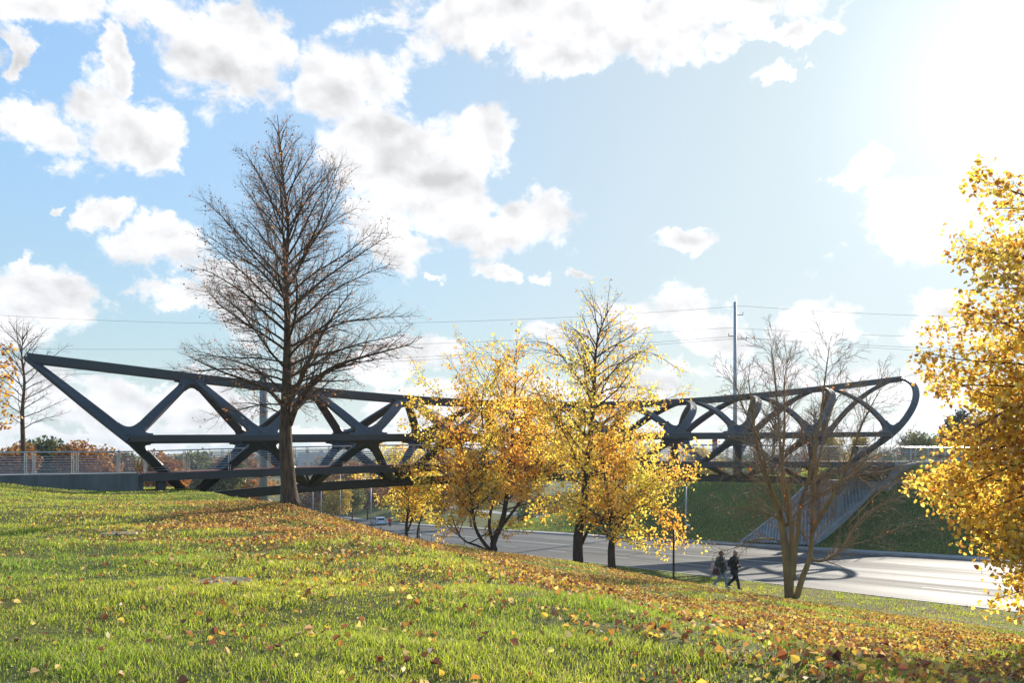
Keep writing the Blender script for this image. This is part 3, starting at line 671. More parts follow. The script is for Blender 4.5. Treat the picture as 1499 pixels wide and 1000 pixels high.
for side in (1,-1):
    for i,tN in enumerate(NT):
        c=BP(tN,3.5*side,np.array(float(zm(tN)))); ch=np.array([.913,.409,.0136]); ds=[]
        ur=dir_at(bar_path(tN,TT[i+1],True,side,'curl')[0]); ul=dir_at(bar_path(tN,TT[i],True,side,'run')[0])
        if i<len(NT)-1: ds.append(ch)
        ds+= [ur,ul]
        if i>0: ds.append(-ch)
        if i>0: ds.append(dir_at(bar_path(tN,BT[i-1],False,side,'curl')[0]))
        if i<len(BT): ds.append(dir_at(bar_path(tN,BT[i],False,side,'run')[0]))
        plate(c,ds,1.15,.27,.27).build('node_plate',M['steel'],bridge)
for i in range(1,len(TT)-1):
    tX=TT[i]; c=BP(tX,0.,np.array(float(zt(tX)))); 
    for side in (1,-1):
        pl=bar_path(NT[i-1],tX,True,side,'curl')[0][::-1]; pr=bar_path(NT[i],tX,True,side,'run')[0][::-1]
        ds=[np.array([-.913,-.409,0]),pl[3]-pl[0],pr[3]-pr[0],np.array([.913,.409,0])]
        plate(c,ds,.95-.5*float(bl(tX)),.25-.04*float(bl(tX)),.26,False).build('node_plate',M['steel'],bridge)
# deck
zd=lambda t:np.interp(t,[-30,-6,0,8,15,30,60,90],[-1.1,-1.13,-1.08,-.82,-.66,-.5,-.62,-.75])
ts=np.linspace(.6,57.2,80)
def lat(mb,ts,w0,w1,z0,z1,zf=zd):
    """long box between offsets w0..w1 and z0..z1 above the deck line"""
    z=zf(ts); rg=[BP(ts,w0+0*ts,z+z0),BP(ts,w1+0*ts,z+z0),BP(ts,w1+0*ts,z+z1),BP(ts,w0+0*ts,z+z1)]
    V=np.stack(rg,1).reshape(-1,3); n=len(ts); k=np.arange(4);k2=(k+1)%4
    q=np.concatenate([np.stack([i*4+k,i*4+k2,(i+1)*4+k2,(i+1)*4+k],1) for i in range(n-1)]+[np.array([[3,2,1,0],[(n-1)*4,(n-1)*4+1,(n-1)*4+2,(n-1)*4+3]])])
    mb.add(V,q)
mb=MB(); lat(mb,ts,-2.05,2.05,-.1,0); mb.build('deck',M['deck_red'],bridge)
for w in (-2.2,2.2):
    mb=MB(); lat(mb,ts,w-.14,w+.14,-.46,-.02); mb.build('edge_beam',M['steel'],bridge)
mb=MB()
for w in (-.8,.8): lat(mb,ts,w-.1,w+.1,-.5,-.101)
for t in np.arange(1.5,57,2.75):
    z=float(zd(t)); c=BP(t,0.,np.array(z-.36)); mb.box(c,(.16,4.1,.3),[[.913,.409,0],[-.409,.913,0],[0,0,1]])
mb.build('floor_beams',M['steel_dark'],bridge)
for t in BT[1:]:   # V struts from deck to bottom chord
    for w in (-1.6,1.6):
        mb=MB()
        a=BP(t,w,np.array(float(zd(t))-.4)); b_=BP(t,0.,np.array(float(zb(t))+.1)); mb.tube([a,b_],.08,8); mb.build('deck_strut',M['steel_dark'],bridge)
def railing(name,w,t0,t1,parent,zf=zd,gap=2.2,label=None,pathf=None):
    pf=pathf or (lambda t,z:BP(t,w+0*t,z))
    r=empty('railing',tuple(pf(np.array(t0),np.array(float(zf(t0)))))) if parent is None else None
    if parent is None: tag(r,label,'railing','railings of the approach paths'); root=r
    ts=np.linspace(t0,t1,max(3,int((t1-t0)/1.5))); mb=MB(); z=zf(ts)
    mb.tube(pf(ts,z+1.22),.03,7)
    for hgt in (.14,.28,.42,.56,.70,.84,.98): mb.tube(pf(ts,z+hgt),.0125,5)
    if parent is None: mb.build('rails',M['rail'],root)
    else: root=mb.build('railing',M['rail'],parent)
    for t in np.arange(t0,t1+.01,gap):
        z=float(zf(t)); p=MB()
        for dt in (-.05,.05): p.tube([pf(np.array(t+dt),np.array(z-.02)),pf(np.array(t+dt),np.array(z+1.2))],.022,6)
        p.build('post',M['rail'],root)
    return root
for w in (2.12,-2.12): railing('railing',w,.8,57,bridge)
# approaches
tl=np.linspace(-40,.35,24)
mb=MB(); lat(mb,tl,-2.1,2.1,-.5,0); tag(mb.build('left_path',M['paver']),kind='structure')
tr=np.linspace(57.4,110,24)
mb=MB(); lat(mb,tr,-2.1,2.1,-.5,0); tag(mb.build('right_path',M['paver']),kind='structure')
railing('railing',2.12,-38,.2,None,label='steel railing on the near side of the left approach path')
railing('railing',-2.12,-38,.2,None,label='steel railing on the far side of the left approach path')
railing('railing',2.12,57.6,96,None,label='pale steel railing on the near side of the right approach path')
railing('railing',-2.12,57.6,96,None,label='pale steel railing on the far side of the right approach path')
# left retaining wall (both sides of the ramp) with its end wall
ab=empty('abutment',tuple(BP(.4,0.,np.array(-3.)))); tag(ab,'grey concrete retaining wall under the left end of the bridge','abutment')
mb=MB(); tw=np.linspace(-12,.4,12); lat(mb,tw,2.15,2.45,-2.2,.03); lat(mb,tw,-2.45,-2.15,-2.2,.03); mb.build('side_wall',M['concrete_dark'],ab)
mb=MB(); mb.box(BP(.5,0.,np.array(-2.3)),(.35,4.28,2.3),[[.913,.409,0],[-.409,.913,0],[0,0,1]]); mb.build('end_wall',M['concrete_dark'],ab)
mb=MB()
for w in (-1.9,-.7,.7,1.9): mb.box(BP(1.6,w,np.array(-2.6)),(.45,.45,2.2),[[.913,.409,0],[-.409,.913,0],[0,0,1]])
mb.build('pier',M['steel_dark'],ab)
mb=MB(); mb.box(BP(3.3,0.,np.array(-3.15)),(.7,1.2,.7),[[.913,.409,0],[-.409,.913,0],[0,0,1]]); mb.build('bearing_block',M['concrete_dark'],ab)
# right abutment with sloping wing walls and ribbed slope paving
ab=empty('abutment',tuple(BP(58.,0.,np.array(-3.)))); tag(ab,'pale concrete abutment with sloping wing wall under the right end of the bridge','abutment')
AX=[[.913,.409,0],[-.409,.913,0],[0,0,1]]
mb=MB(); mb.box(BP(57.9,0.,np.array(-3.2)),(.9,5.2,4.0),AX); mb.build('end_wall',M['concrete'],ab)
for w in (2.35,-2.35):
    mb=MB(); t_=np.array([56.,57.5,60,63,67]); top=np.array([-2.6,-.95,-.62,-.62,-.66]); bot=np.array([-4.4,-4.0,-3.2,-2.8,-2.4])
    rg=[BP(t_,w-.25+0*t_,bot),BP(t_,w+.25+0*t_,bot),BP(t_,w+.25+0*t_,top),BP(t_,w-.25+0*t_,top)]
    V=np.stack(rg,1).reshape(-1,3); k_=np.arange(4);k2=(k_+1)%4
    mb.add(V,np.concatenate([np.stack([i*4+k_,i*4+k2,(i+1)*4+k2,(i+1)*4+k_],1) for i in range(4)]+[np.array([[3,2,1,0],[16,17,18,19]])])); mb.build('wing_wall',M['concrete'],ab)
mb=MB(); mb.box(BP(56.1,0.,np.array(-3.2)),(1.7,6.9,1.9),AX); mb.build('bearing_shelf',M['concrete'],ab)
for w in (-1.2,1.2):
    mb=MB(); mb.box(BP(52.,w,np.array(-4.5)),(.7,.8,2.4),AX); mb.build('pedestal',M['concrete'],ab)
for w in (-1.2,1.2):
    mb=MB(); mb.box(BP(52.,w,np.array(-2.85)),(.45,.45,.9),AX); mb.build('bearing_block',M['steel_dark'],ab)
# slope paving in r,s space: ribs run up the slope
sl=empty('slope_paving',tuple(st3(np.array(53.3),np.array(20.4),np.array(-7.5)))); tag(sl,'ribbed grey concrete slope paving on the far bank under the bridge','slope paving')
sv=np.linspace(49.6,57.0,190); rv=np.linspace(20.36,27.7,9); rv2=np.linspace(20.36,27.7,190)
zpav=lambda s,r: np.maximum(zroad(s)+.15+(r-20.36)*.57,h(s,r)+.1)
def slp(s,r):
    z=zpav(s,r); ph=(s*.71-r*.70)/.26; hh=.10*(np.mod(ph,1)<.5); return st3(s,r,z+hh)
sheet('ribbed_face',sv,rv2,slp,M['ribbed'],sl,smooth=False)
for s0 in (49.45,57.15):
    mb=MB()
    s_=np.full(9,s0); z=zpav(s_,rv)
    rg=[st3(s_-.14,rv,z-1.6),st3(s_+.14,rv,z-1.6),st3(s_+.14,rv,z+.14),st3(s_-.14,rv,z+.14)]
    V=np.stack(rg,1).reshape(-1,3); mb.add(V,np.concatenate([np.stack([i*4+k_,i*4+k2,(i+1)*4+k2,(i+1)*4+k_],1) for i in range(8)]+[np.array([[3,2,1,0],[32,33,34,35]])]))
    mb.build('edge_kerb',M['kerb'],sl)
# ---------------------------------------------------------------- street furniture
def lamp(px,D,H,label,arm=1.2,thick=.07,dirx=1,nm='street_lamp'):
    B=G(px,D); b=np.array(B); o=empty(nm,B); tag(o,label,'street lamp','street lamps beyond the road')
    mb=MB(); mb.tube([b,b+[0,0,H]],[thick*1.3,thick*.8],10); mb.tube([b,b+[0,0,.5]],[thick*2,thick*1.9],10); mb.build('pole',M['pole'],o,True)
    mb=MB(); mb.tube(smooth_path([b+[0,0,H-.05],b+[dirx*arm*.5,0,H+.25],b+[dirx*arm,0,H+.3]],6),.035,6); mb.build('arm',M['pole'],o)
    mb=MB(); mb.ell(b+[dirx*(arm+.25),0,H+.28],(.38,.14,.08)); mb.build('lamp_head',M['pole'],o,True)
    return o
for (px,D,top,lb) in ((458,120,690,'thin grey lamp pole just below the lower apex of the bridge'),(470,132,692,'thin grey lamp pole second from the left under the bridge'),(498,140,694,'thin grey lamp pole left of the reddish street tree'),(543,112,700,'grey lamp pole beside the white car'),(614,100,700,'grey lamp pole behind the small yellow trees')):
    B=G(px,D); lamp(px,D,(HY-top)*D/F-B.z,lb)
B=G(1004,74); b=np.array(B); o=empty('signal_pole',B); tag(o,'slim grey pole with a small camera box on the far bank left of the paving','pole')
mb=MB(); mb.tube([b-[0,0,.3],b+[0,0,5.2]],.075,10); mb.build('pole',M['pole'],o,True)
mb=MB(); mb.box(b+[.15,-.15,1.75],(.34,.5,.22)); mb.tube([b+[0,0,1.75],b+[.15,-.1,1.75]],.04,6); mb.build('camera_box',M['pole'],o)
B=G(986,41.5); b=np.array(B); o=empty('sign_post',B); tag(o,'black post on a grey concrete foot at the road edge','post')
mb=MB(); mb.tube([b,b+[0,0,2.7]],.05,10); mb.build('post',M['black'],o,True)
mb=MB(); mb.tube([b-[0,0,.12],b+[0,0,.08],b+[0,0,.14],b+[0,0,.145]],[.42,.40,.30,.01],4); mb.build('foot',M['concrete'],o)
# handrail at the path steps
o=empty('handrail',G(590,74)); tag(o,'low grey metal handrail beside the twin trunk yellow tree','handrail')
mb=MB(); 
pp=[np.array(G(px,D,.0)) for px,D in ((563,79),(580,77),(598,75),(614,73),(632,71),(680,67))]
zt_=[p+[0,0,1.35] for p in pp]; mb.tube(zt_,.04,6); mb.tube([p+[0,0,.8] for p in pp],.03,6); mb.build('rail',M['rail_paint'],o)
for p in pp[::1]:
    mb=MB(); mb.tube([p-[0,0,.1],p+[0,0,1.35]],.04,6); mb.build('post',M['rail_paint'],o)
# power pole, wires and concrete mast
B=G(1076,120); b=np.array(B); Hp=(HY-442)*120/F-B.z; o=empty('power_pole',B); tag(o,'tall slim grey power pole with short crossarms rising behind the bridge','power pole')
mb=MB(); mb.tube([b,b+[0,0,Hp]],[.34,.2],10); mb.build('pole',M['pole'],o,True)
top=lambda y:(HY-y)*120/F
for (y,x0,x1) in ((461,-.2,1.1),(492,-.9,.4),(497,-.2,1.6)):
    mb=MB(); mb.box((b[0]+(x0+x1)/2,120,top(y)),(x1-x0,.10,.08)); mb.tube([(b[0]+(x1 if x1>.6 else x0),120,top(y)-.05),(b[0]+(x1 if x1>.6 else x0),120,top(y)+.4)],.045,6); mb.build('crossarm',M['wire'],o)
def wire(p0,p1,sag,label):
    t=np.linspace(0,1,40)[:,None]; q=np.asarray(p0)*(1-t)+np.asarray(p1)*t; q[:,2]-=(sag*4*t*(1-t))[:,0]
    mb=MB(); mb.tube(q,.018,4); o=mb.build('power_line',M['wire']); tag(o,label,'power line','power lines crossing the sky')
for (yl,yp,yr,sg,lb) in ((450,452,462,2.6,'topmost thin power line crossing the sky through the big bare crown'),(506,484,498,1.6,'second power line crossing the sky above the bridge tip'),(545,497,520,1.2,'third power line seen between the bare trees'),(552,499,528,1.2,'lowest power line just above the left top chord')):
    A_=P(-160,yl,135); Bm=(b[0]+(1.1 if yp in(452,499) else -.8),120,top(yp)+.4); R_=P(1660,yr,126)
    wire(A_,Bm,sg,lb); wire(Bm,R_,sg*.3,lb.split(' ',1)[0]+' power line running right from the power pole'+{450:' top',506:' upper crossarm',545:' middle crossarm',552:' lowest crossarm'}[yl])
B=G(386,92); b=np.array(B); Hm=(HY-546)*92/F-B.z; o=empty('concrete_mast',B); tag(o,'stout grey concrete mast behind the bridge left of the big bare trunk','mast')
mb=MB(); mb.tube([b,b+[0,0,Hm-.5]],[.5,.42],16); mb.build('shaft',M['concrete'],o,True)
mb=MB(); mb.tube([b+[0,0,Hm-.5],b+[0,0,Hm-.45],b+[0,0,Hm]],[.44,.55,.5],16); mb.build('cap',M['concrete'],o)
# small road signs far under the bridge
def sign(px,D,hgt,label,face,w=.6,hh=.6,stripes=False,zoff=0):
    B=G(px,D,zoff); b=np.array(B); o=empty('road_sign',B); tag(o,label,'sign')
    mb=MB(); mb.tube([b,b+[0,0,hgt]],.04,8); mb.build('post',M['pole'],o)
    mb=MB(); mb.box(b+[0,-.06,hgt-hh/2],(w,.03,hh)); mb.build('sign_panel',face,o)
    return b,o
sign(451,118,2.8,'small blue square sign left of the lamp poles under the bridge',flat('blue_sign',(.03,.08,.3)),.9,.9)
zz_=float(zd(44))
b,o=sign(1046,70.5,1.9,'red and white striped marker board behind the deck railing',flat('white_sign',(.75,.75,.72)),.42,1.1)
mb=MB()
for q in range(3):
    V=np.array([[-.21,0,-.12],[.21,0,.04],[.21,0,.20],[-.21,0,.04]])+b+[0,-.079,1.0+q*.32]; mb.add(V,[[0,1,2,3]])
mb.build('red_stripe',flat('red_sign',(.6,.03,.03)),o)
dz=zz_-.02-b[2]; 
for ob in [o]: ob.location.z+=dz
# manhole covers in the lawn
for (px,py,D,lb,r_) in ((180,781,18.3,'round concrete manhole cover in the grass at the left',.42),(328,851,11.2,'sunken concrete manhole cover in the grass nearer the camera',.36)):
    B=G(px,D,.0); b=np.array(B); mb=MB(); mb.tube([b-[0,0,.15],b+[0,0,.012],b+[0,0,.025]],[r_,r_,r_*.96],28); o=tag(mb.build('manhole_cover',M['soil_concrete']),lb,'manhole cover')
# church far away
B=G(461,560); o=empty('church',B); tag(o,'distant pale church with twin domed towers seen over the deck','church'); b=np.array(B); wm=flat('church_plaster',(.6,.6,.58)); rm=flat('church_roof',(.2,.22,.24))
zt_=(HY-657)*560/F
mb=MB(); mb.box(b+[0,6,9+(-b[2]+zt_-16-9)*0],(20,22,max(6,zt_-8-b[2])*1.3)); mb.build('nave',wm,o)
for dx in (-4.6,4.6):
    c_=b+[dx,0,0]; hT=zt_-3.5-b[2]; mb=MB(); mb.box(c_+[0,0,hT/2],(4.2,4.2,hT)); t=mb.build('tower',wm,o)
    mb=MB(); mb.ell(c_+[0,0,hT+.5],(2.3,2.3,1.8)); mb.tube([c_+[0,0,hT+1.8],c_+[0,0,hT+3.6]],[.5,.1],6); dm=mb.build('dome',rm,o,True)
# ---------------------------------------------------------------- cars
def car(px,D,r_off,label,paint,heading,scale=1.,group=None):
    B=G(px,D); s_,r__=sr(B.x,B.y); B.z=float(zroad(s_)) if 0<r__<18.7 else B.z+.02
    fx=np.array([math.cos(heading),math.sin(heading),0]); fy=np.array([-fx[1],fx[0],0]); up=np.array([0,0,1.]); b=np.array(B)
    Lc=lambda x,y,z:b+fx*x+fy*y+up*z
    o=empty('parked_car' if r_off else 'hatchback_car',B); tag(o,label,'car',group)
    def loft(prof,ws,name,m,par):
        mb=MB(); rings=[]
        n=len(prof)
        for (yy,ins) in ws: rings.append(np.array([Lc(x*(1-ins*.0)+0,yy,z) for x,z in prof]))
        V=np.vstack(rings); q=[]
        for i in range(len(ws)-1):
            for j in range(n):
                j2=(j+1)%n; q.append([i*n+j,i*n+j2,(i+1)*n+j2,(i+1)*n+j])
        mb.add(V,q); t=[]
        for base,rev in ((0,1),((len(ws)-1)*n,0)):
            cen=V[base:base+n].mean(0); kk=mb.n; mb.add([cen]); 
            t+= [[kk,base+(j+1)%n,base+j] if rev else [kk,base+j,base+(j+1)%n] for j in range(n)]
        mb.t.append(np.array(t)); return mb.build(name,m,par)
    body=[(-2.05,.35),(-2.1,.62),(-2.02,.9),(-1.9,.98),(1.0,.95),(1.85,.82),(2.1,.62),(2.12,.35),(1.7,.22),(-1.7,.22)]
    loft(body,[(-.86,0),(-.8,0),(.8,0),(.86,0)],'body',paint,o)
    cab=[(-1.95,.96),(-1.65,1.42),(-1.1,1.5),(.1,1.48),(.45,1.36),(1.15,.94)]
    loft(cab,[(-.74,0),(.74,0)],'roof',paint,o)
    gl=flat('car_glass',(.03,.035,.04),.1)
    mb=MB(); mb.add([Lc(-1.935,-.62,1.02),Lc(-1.935,.62,1.02),Lc(-1.70,.58,1.36),Lc(-1.70,-.58,1.36)],[[0,1,2,3]]); 
    V=np.vstack(mb.v)-fx*.035; mb.v=[V]; mb.build('rear_window',gl,o)
    for sd in (-1,1):
        mb=MB(); mb.add([Lc(-1.7,sd*.765,1.02),Lc(.9,sd*.765,1.0),Lc(.35,sd*.765,1.34),Lc(-1.5,sd*.765,1.38)],[[0,1,2,3]]); mb.build('side_window',gl,o)
        mb=MB(); mb.box(Lc(-2.06,sd*.72,.86),(.1,.24,.18),[fx,fy,up]); mb.build('tail_light',flat('tail_light',(.5,.02,.02),.3),o)
        mb=MB(); mb.box(Lc(2.04,sd*.65,.7),(.1,.3,.14),[fx,fy,up]); mb.build('headlight',flat('headlight',(.7,.7,.7),.2),o)
        for xw in (-1.3,1.3):
            mb=MB(); mb.tube([Lc(xw,sd*.70,.32),Lc(xw,sd*.885,.32)],.32,18); w_=mb.build('tyre',flat('tyre',(.02,.02,.02),.8),o)
            mb=MB(); mb.tube([Lc(xw,sd*.80,.32),Lc(xw,sd*.895,.32)],.19,12); mb.build('rim',M['pole'],w_)
            bpy.context.view_layer.update()
    mb=MB(); mb.box(Lc(-2.08,0,.55),(.06,.52,.12),[fx,fy,up]); mb.build('number_plate',flat('plate',(.7,.7,.7)),o)
    mb=MB(); mb.box(Lc(-2.03,0,.34),(.16,1.6,.16),[fx,fy,up]); mb.build('bumper',M['black'],o)
    return o
white=mat('white_paint',(.72,.74,.77),(.68,.7,.73),.25,1)
car(554,150,0,'white hatchback driving away along the road beneath the bridge',white,math.atan2(.8987,-.4386)-.06)
car(461,205,1,'parked white car left of the lamp poles far under the bridge',white,.4,group=None)
car(470,215,1,'parked red car far under the bridge behind the white one',mat('red_paint',(.4,.03,.03),(.35,.03,.03),.25,1),.3)
# ---------------------------------------------------------------- people
def person(loc,face,label,pose,cloth,voxel=.012,scale=1.):
    """face: heading angle of +Y local. pose: dict of joints in metres, local x right, y forward, z up"""
    ca,sa=math.cos(face-PI/2),math.sin(face-PI/2); B=np.array(loc)
    W=lambda p:B+scale*np.array([p[0]*ca-p[1]*sa,p[0]*sa+p[1]*ca,p[2]])
    def limbs(mb,ch,sides=14):
        for pts,rad in ch:
            pts=[W(p) for p in pts]; n=max(6,len(pts)*4); q=smooth_path(pts,n); rr=np.interp(np.linspace(0,len(pts)-1,n),range(len(pts)),np.array(rad)*scale); mb.tube(q,rr,sides)
            mb.ell(q[0],(rr[0],)*3,10,7); mb.ell(q[-1],(rr[-1],)*3,10,7)
    A=np.array([[ca,sa,0],[-sa,ca,0],[0,0,1]])
    def remesh(mb,name,m,parent,vx=voxel):
        me=mb.mesh(name+'_src'); ob=bpy.data.objects.new('tmp',me); C.objects.link(ob)
        md=ob.modifiers.new('r','REMESH'); md.mode='VOXEL'; md.voxel_size=vx; md.use_smooth_shade=True
        sm=ob.modifiers.new('s','SMOOTH'); sm.factor=.5; sm.iterations=2
        dg=bpy.context.evaluated_depsgraph_get(); dg.update(); me2=bpy.data.meshes.new_from_object(ob.evaluated_get(dg)); me2.name=name
        bpy.data.objects.remove(ob); return link(name,me2,m,parent,True)
    hp=pose['hip']; sh=pose['sh']; L,R=pose['legL'],pose['legR']; aL,aR=pose['armL'],pose['armR']; hd=np.array(pose['head'])
    skin=cloth['skin']; mb=MB()
    limbs(mb,[([hp,(hp[0],hp[1],hp[2]+.2),sh],[.13,.12,.12]),([sh,(hd[0]*.6+sh[0]*.4,hd[1]*.6+sh[1]*.4,hd[2]-.13)],[.065,.055])])
    for l_ in (L,R): limbs(mb,[(l_,[.085,.055,.04])])
    for a_ in (aL,aR): limbs(mb,[(a_,[.05,.04,.028])])
    mb.ell(W(hd),np.array([.077,.097,.118])*scale,16,12,A); mb.ell(W(hd+[0,.035,-.065]),np.array([.055,.06,.06])*scale,12,8,A)
    mb.ell(W(hd+[0,.103,-.02]),np.array([.014,.02,.026])*scale,8,6,A)
    for sx in (-1,1): mb.ell(W(hd+[sx*.078,-.005,-.01]),np.array([.012,.02,.032])*scale,8,6,A)
    for a_ in (aL,aR):   # hands with palm, four fingers, thumb
        w_=np.array(a_[-1]); d=unit(w_-np.array(a_[-2])); s_=unit(np.cross(d,[0,1,0]) if abs(d[1])<.9 else np.cross(d,[1,0,0])); nn=np.cross(d,s_)
        limbs(mb,[([w_,w_+d*.045,w_+d*.085],[.026,.032,.03])],10)
        for f,(o_,ln) in enumerate(((-.028,.062),(-.010,.072),(.010,.068),(.027,.052))):
            p0=w_+d*.085+s_*o_; limbs(mb,[([p0,p0+d*ln*.5+nn*.012,p0+d*ln*.75+nn*.04],[.0095,.009,.0085])],8)
        p0=w_+d*.03-s_*.028; limbs(mb,[([p0,p0-s_*.02+d*.03+nn*.01,p0-s_*.018+d*.055+nn*.03],[.012,.0105,.009])],8)
    body=remesh(mb,'person',skin,None,min(voxel,.010) if voxel<.02 else voxel); tag(body,label,'person')
    # jacket
    mb=MB(); jl=cloth.get('jacket_len',.12)
    limbs(mb,[([(hp[0],hp[1],hp[2]-jl),(hp[0],hp[1],hp[2]+.15),(sh[0],sh[1],sh[2]-.12),(sh[0],sh[1],sh[2]-.02)],[.19,.175,.185,.13])],20)
    limbs(mb,[([aL[0],(sh[0],sh[1],sh[2]),aR[0]],[.085,.10,.085])]); 
    for a_ in (aL,aR): limbs(mb,[(a_,[.098,.08,.058])])
    limbs(mb,[([(sh[0],sh[1],sh[2]+.0),(sh[0],sh[1]+.0,sh[2]+.085)],[.085,.082])])
    remesh(mb,'jacket',cloth['jacket'],body,voxel)
    mb=MB()
    for l_ in (L,R): limbs(mb,[([hp,l_[0]],[.14,.12]),(l_,[.115,.078,.062])])
    remesh(mb,'trousers',cloth['trousers'],body,voxel)
    for l_ in (L,R):
        mb=MB(); f=np.array(l_[-1]); limbs(mb,[([f+[0,-.05,-.03],f+[0,.06,-.045],f+[0,.15,-.055]],[.05,.048,.036])],12); remesh(mb,'shoe',cloth['shoe'],body,voxel)
    mb=MB(); mb.ell(W(hd+[0,-.022,.03]),np.array([.093,.098,.112])*scale,16,12,A)
    if cloth.get('bun'): mb.ell(W(hd+[0,-.12,.0]),np.array([.06,.06,.09])*scale,12,8,A)
    remesh(mb,'hair',cloth['hair'],body,voxel)
    if cloth.get('glasses'):
        mb=MB()
        for sx in (-1,1): mb.ell(W(hd+[sx*.032,.098,.012]),np.array([.027,.012,.02])*scale,10,6,A)
        mb.box(W(hd+[0,.105,.016]),np.array([.03,.01,.008])*scale,A); mb.build('sunglasses',M['black'],body)
    mb=MB(); mb.ell(W(hd+[0,.098,-.062]),np.array([.024,.008,.008])*scale,8,6,A); mb.build('mouth',flat('lips',(.35,.1,.08)),body)
    if not cloth.get('glasses'):
        for sx in (-1,1):
            mb=MB(); mb.ell(W(hd+[sx*.03,.092,.012]),np.array([.013,.008,.009])*scale,8,6,A); mb.build('eye',flat('eye',(.03,.025,.02),.3),body)
    return body,W
skin=flat('skin',(.52,.27,.17),.5)
den=flat('blue_jeans',(.26,.33,.42),.9); blk=flat('black_cloth',(.016,.017,.019),.85); grn=flat('dark_olive_jacket',(.055,.057,.047),.7)
browns=flat('brown_hair',(.045,.022,.014),.5); blond=flat('grey_blond_hair',(.42,.33,.22),.5)
def walker(hip=.90,st=.34,fl=.0,back=.16,flip=1):
    return dict(hip=(0,0,hip),sh=(0,.02,1.40),head=(0,.07,1.60),
      legL=[(-.09,0,hip-.03),(-.10,st*.62,.50),(-.10,st,.09)],legR=[(.09,0,hip-.03),(.10,-.02,.48),(.10,-st*1.05,.16)])
face=math.atan2(-.72,.68)
p=walker(st=.27); p['armR']=[(.20,.0,1.36),(.30,-.02,1.10),(.12,.17,1.20)]; p['armL']=[(-.20,.0,1.36),(-.27,.0,1.08),(-.25,.12,.84)]
B=G(1055,39.9,.0); B.z+=.04
w1,W1=person(B,face,'woman in dark olive jacket and light blue jeans walking with a bag on her arm',p,dict(skin=skin,jacket=grn,trousers=den,shoe=flat('white_shoe',(.5,.5,.48)),hair=browns,glasses=True,jacket_len=.10,bun=True))
p=walker(hip=.93,st=.36); p['sh']=(0,.02,1.43); p['head']=(0,.06,1.64)
p['legL'],p['legR']=[(-.09,0,.9),(-.10,-.05,.5),(-.10,-.38,.15)],[(.09,0,.9),(.10,.2,.5),(.10,.30,.09)]
p['armL']=[(-.21,.0,1.39),(-.30,-.04,1.12),(-.24,.14,.98)]; p['armR']=[(.21,.0,1.39),(.33,-.08,1.13),(.12,.16,1.08)]
B=G(1075,39.4,.0); B.z+=.04
w2,W2=person(B,face,'person in black coat and trousers with fair hair walking beside the woman',p,dict(skin=skin,jacket=blk,trousers=blk,shoe=M['black'],hair=blond,glasses=True,jacket_len=.16))
# bags
def bag(W_,c,size,m,label,nm='handbag'):
    mb=MB(); c=np.array(c); 
    q=[W_(c+[sx*size[0]*a,sy*size[1]*a_,sz]) for (sz,a,a_) in ((-size[2],1,1),(size[2],.8,.55)) for sx,sy in ((-1,-1),(1,-1),(1,1),(-1,1))]
    mb.add(np.array(q),[[0,3,2,1],[4,5,6,7],[0,1,5,4],[1,2,6,5],[2,3,7,6],[3,0,4,7]])
    o=mb.build(nm,m); tag(o,label,'bag')
    mb=MB(); mb.tube(smooth_path([W_(c+[0,-size[1]*.5,size[2]*.9]),W_(c+[0,-size[1]*.2,size[2]+.20]),W_(c+[0,size[1]*.2,size[2]+.20]),W_(c+[0,size[1]*.5,size[2]*.9])],10),.012,6); mb.build('strap',m,o)
    return o
bag(W1,(.36,-.02,.78),(.06,.19,.15),flat('maroon_leather',(.07,.022,.025),.5),'dark maroon handbag hanging at the hip of the woman in the olive jacket')
bag(W1,(.33,-.20,.96),(.05,.13,.17),flat('pink_cloth',(.62,.46,.44),.9),'pale pink cloth bag hanging behind the arm of the woman in the olive jacket','tote_bag')
# people on the bridge and far under it
def simple(loc,face,label,top,bottom,hair,st=.2,sc=1.):
    p=walker(st=st); p['armR']=[(.19,0,1.36),(.26,0,1.10),(.22,.14,.92)]; p['armL']=[(-.19,0,1.36),(-.26,0,1.10),(-.22,-.06,.88)]
    return person(loc,face,label,p,dict(skin=skin,jacket=top,trousers=bottom,shoe=M['black'],hair=hair),.025,sc)
def bloc(px,w):
    kk=(px-749.5)/F; t=(kk*(48.7-.913*w)+21.8-.409*w)/(.913-.409*kk); return BP(t,w,np.array(float(zd(t))))
simple(bloc(1252,0.6),math.atan2(.4,.9),'person in dark clothes walking on the right end of the bridge',blk,blk,browns)
simple(bloc(1268,0.2),math.atan2(-.4,-.9),'fair haired person in beige jacket on the right end of the bridge',flat('beige_cloth',(.4,.33,.28)),flat('brown_cloth',(.14,.08,.07)),blond)
for (px,D,lb,tp,off) in ((549,88,'left of two people on the lower path near the lamp pole, dark top',blk,0),(558,88,'right of two people on the lower path near the lamp pole, brown top',flat('rust_cloth',(.2,.09,.06)),0),
   (474,165,'small dark figure walking far beneath the bridge at the left',blk,0),(487,170,'small figure in blue walking far beneath the bridge',flat('blue_cloth',(.05,.09,.2)),0),(571,140,'small figure in red beyond the road behind the white car',flat('red_cloth',(.5,.04,.05)),0)):
    simple(G(px,D),math.atan2(-1,.3),lb,tp,blk,browns,.15)
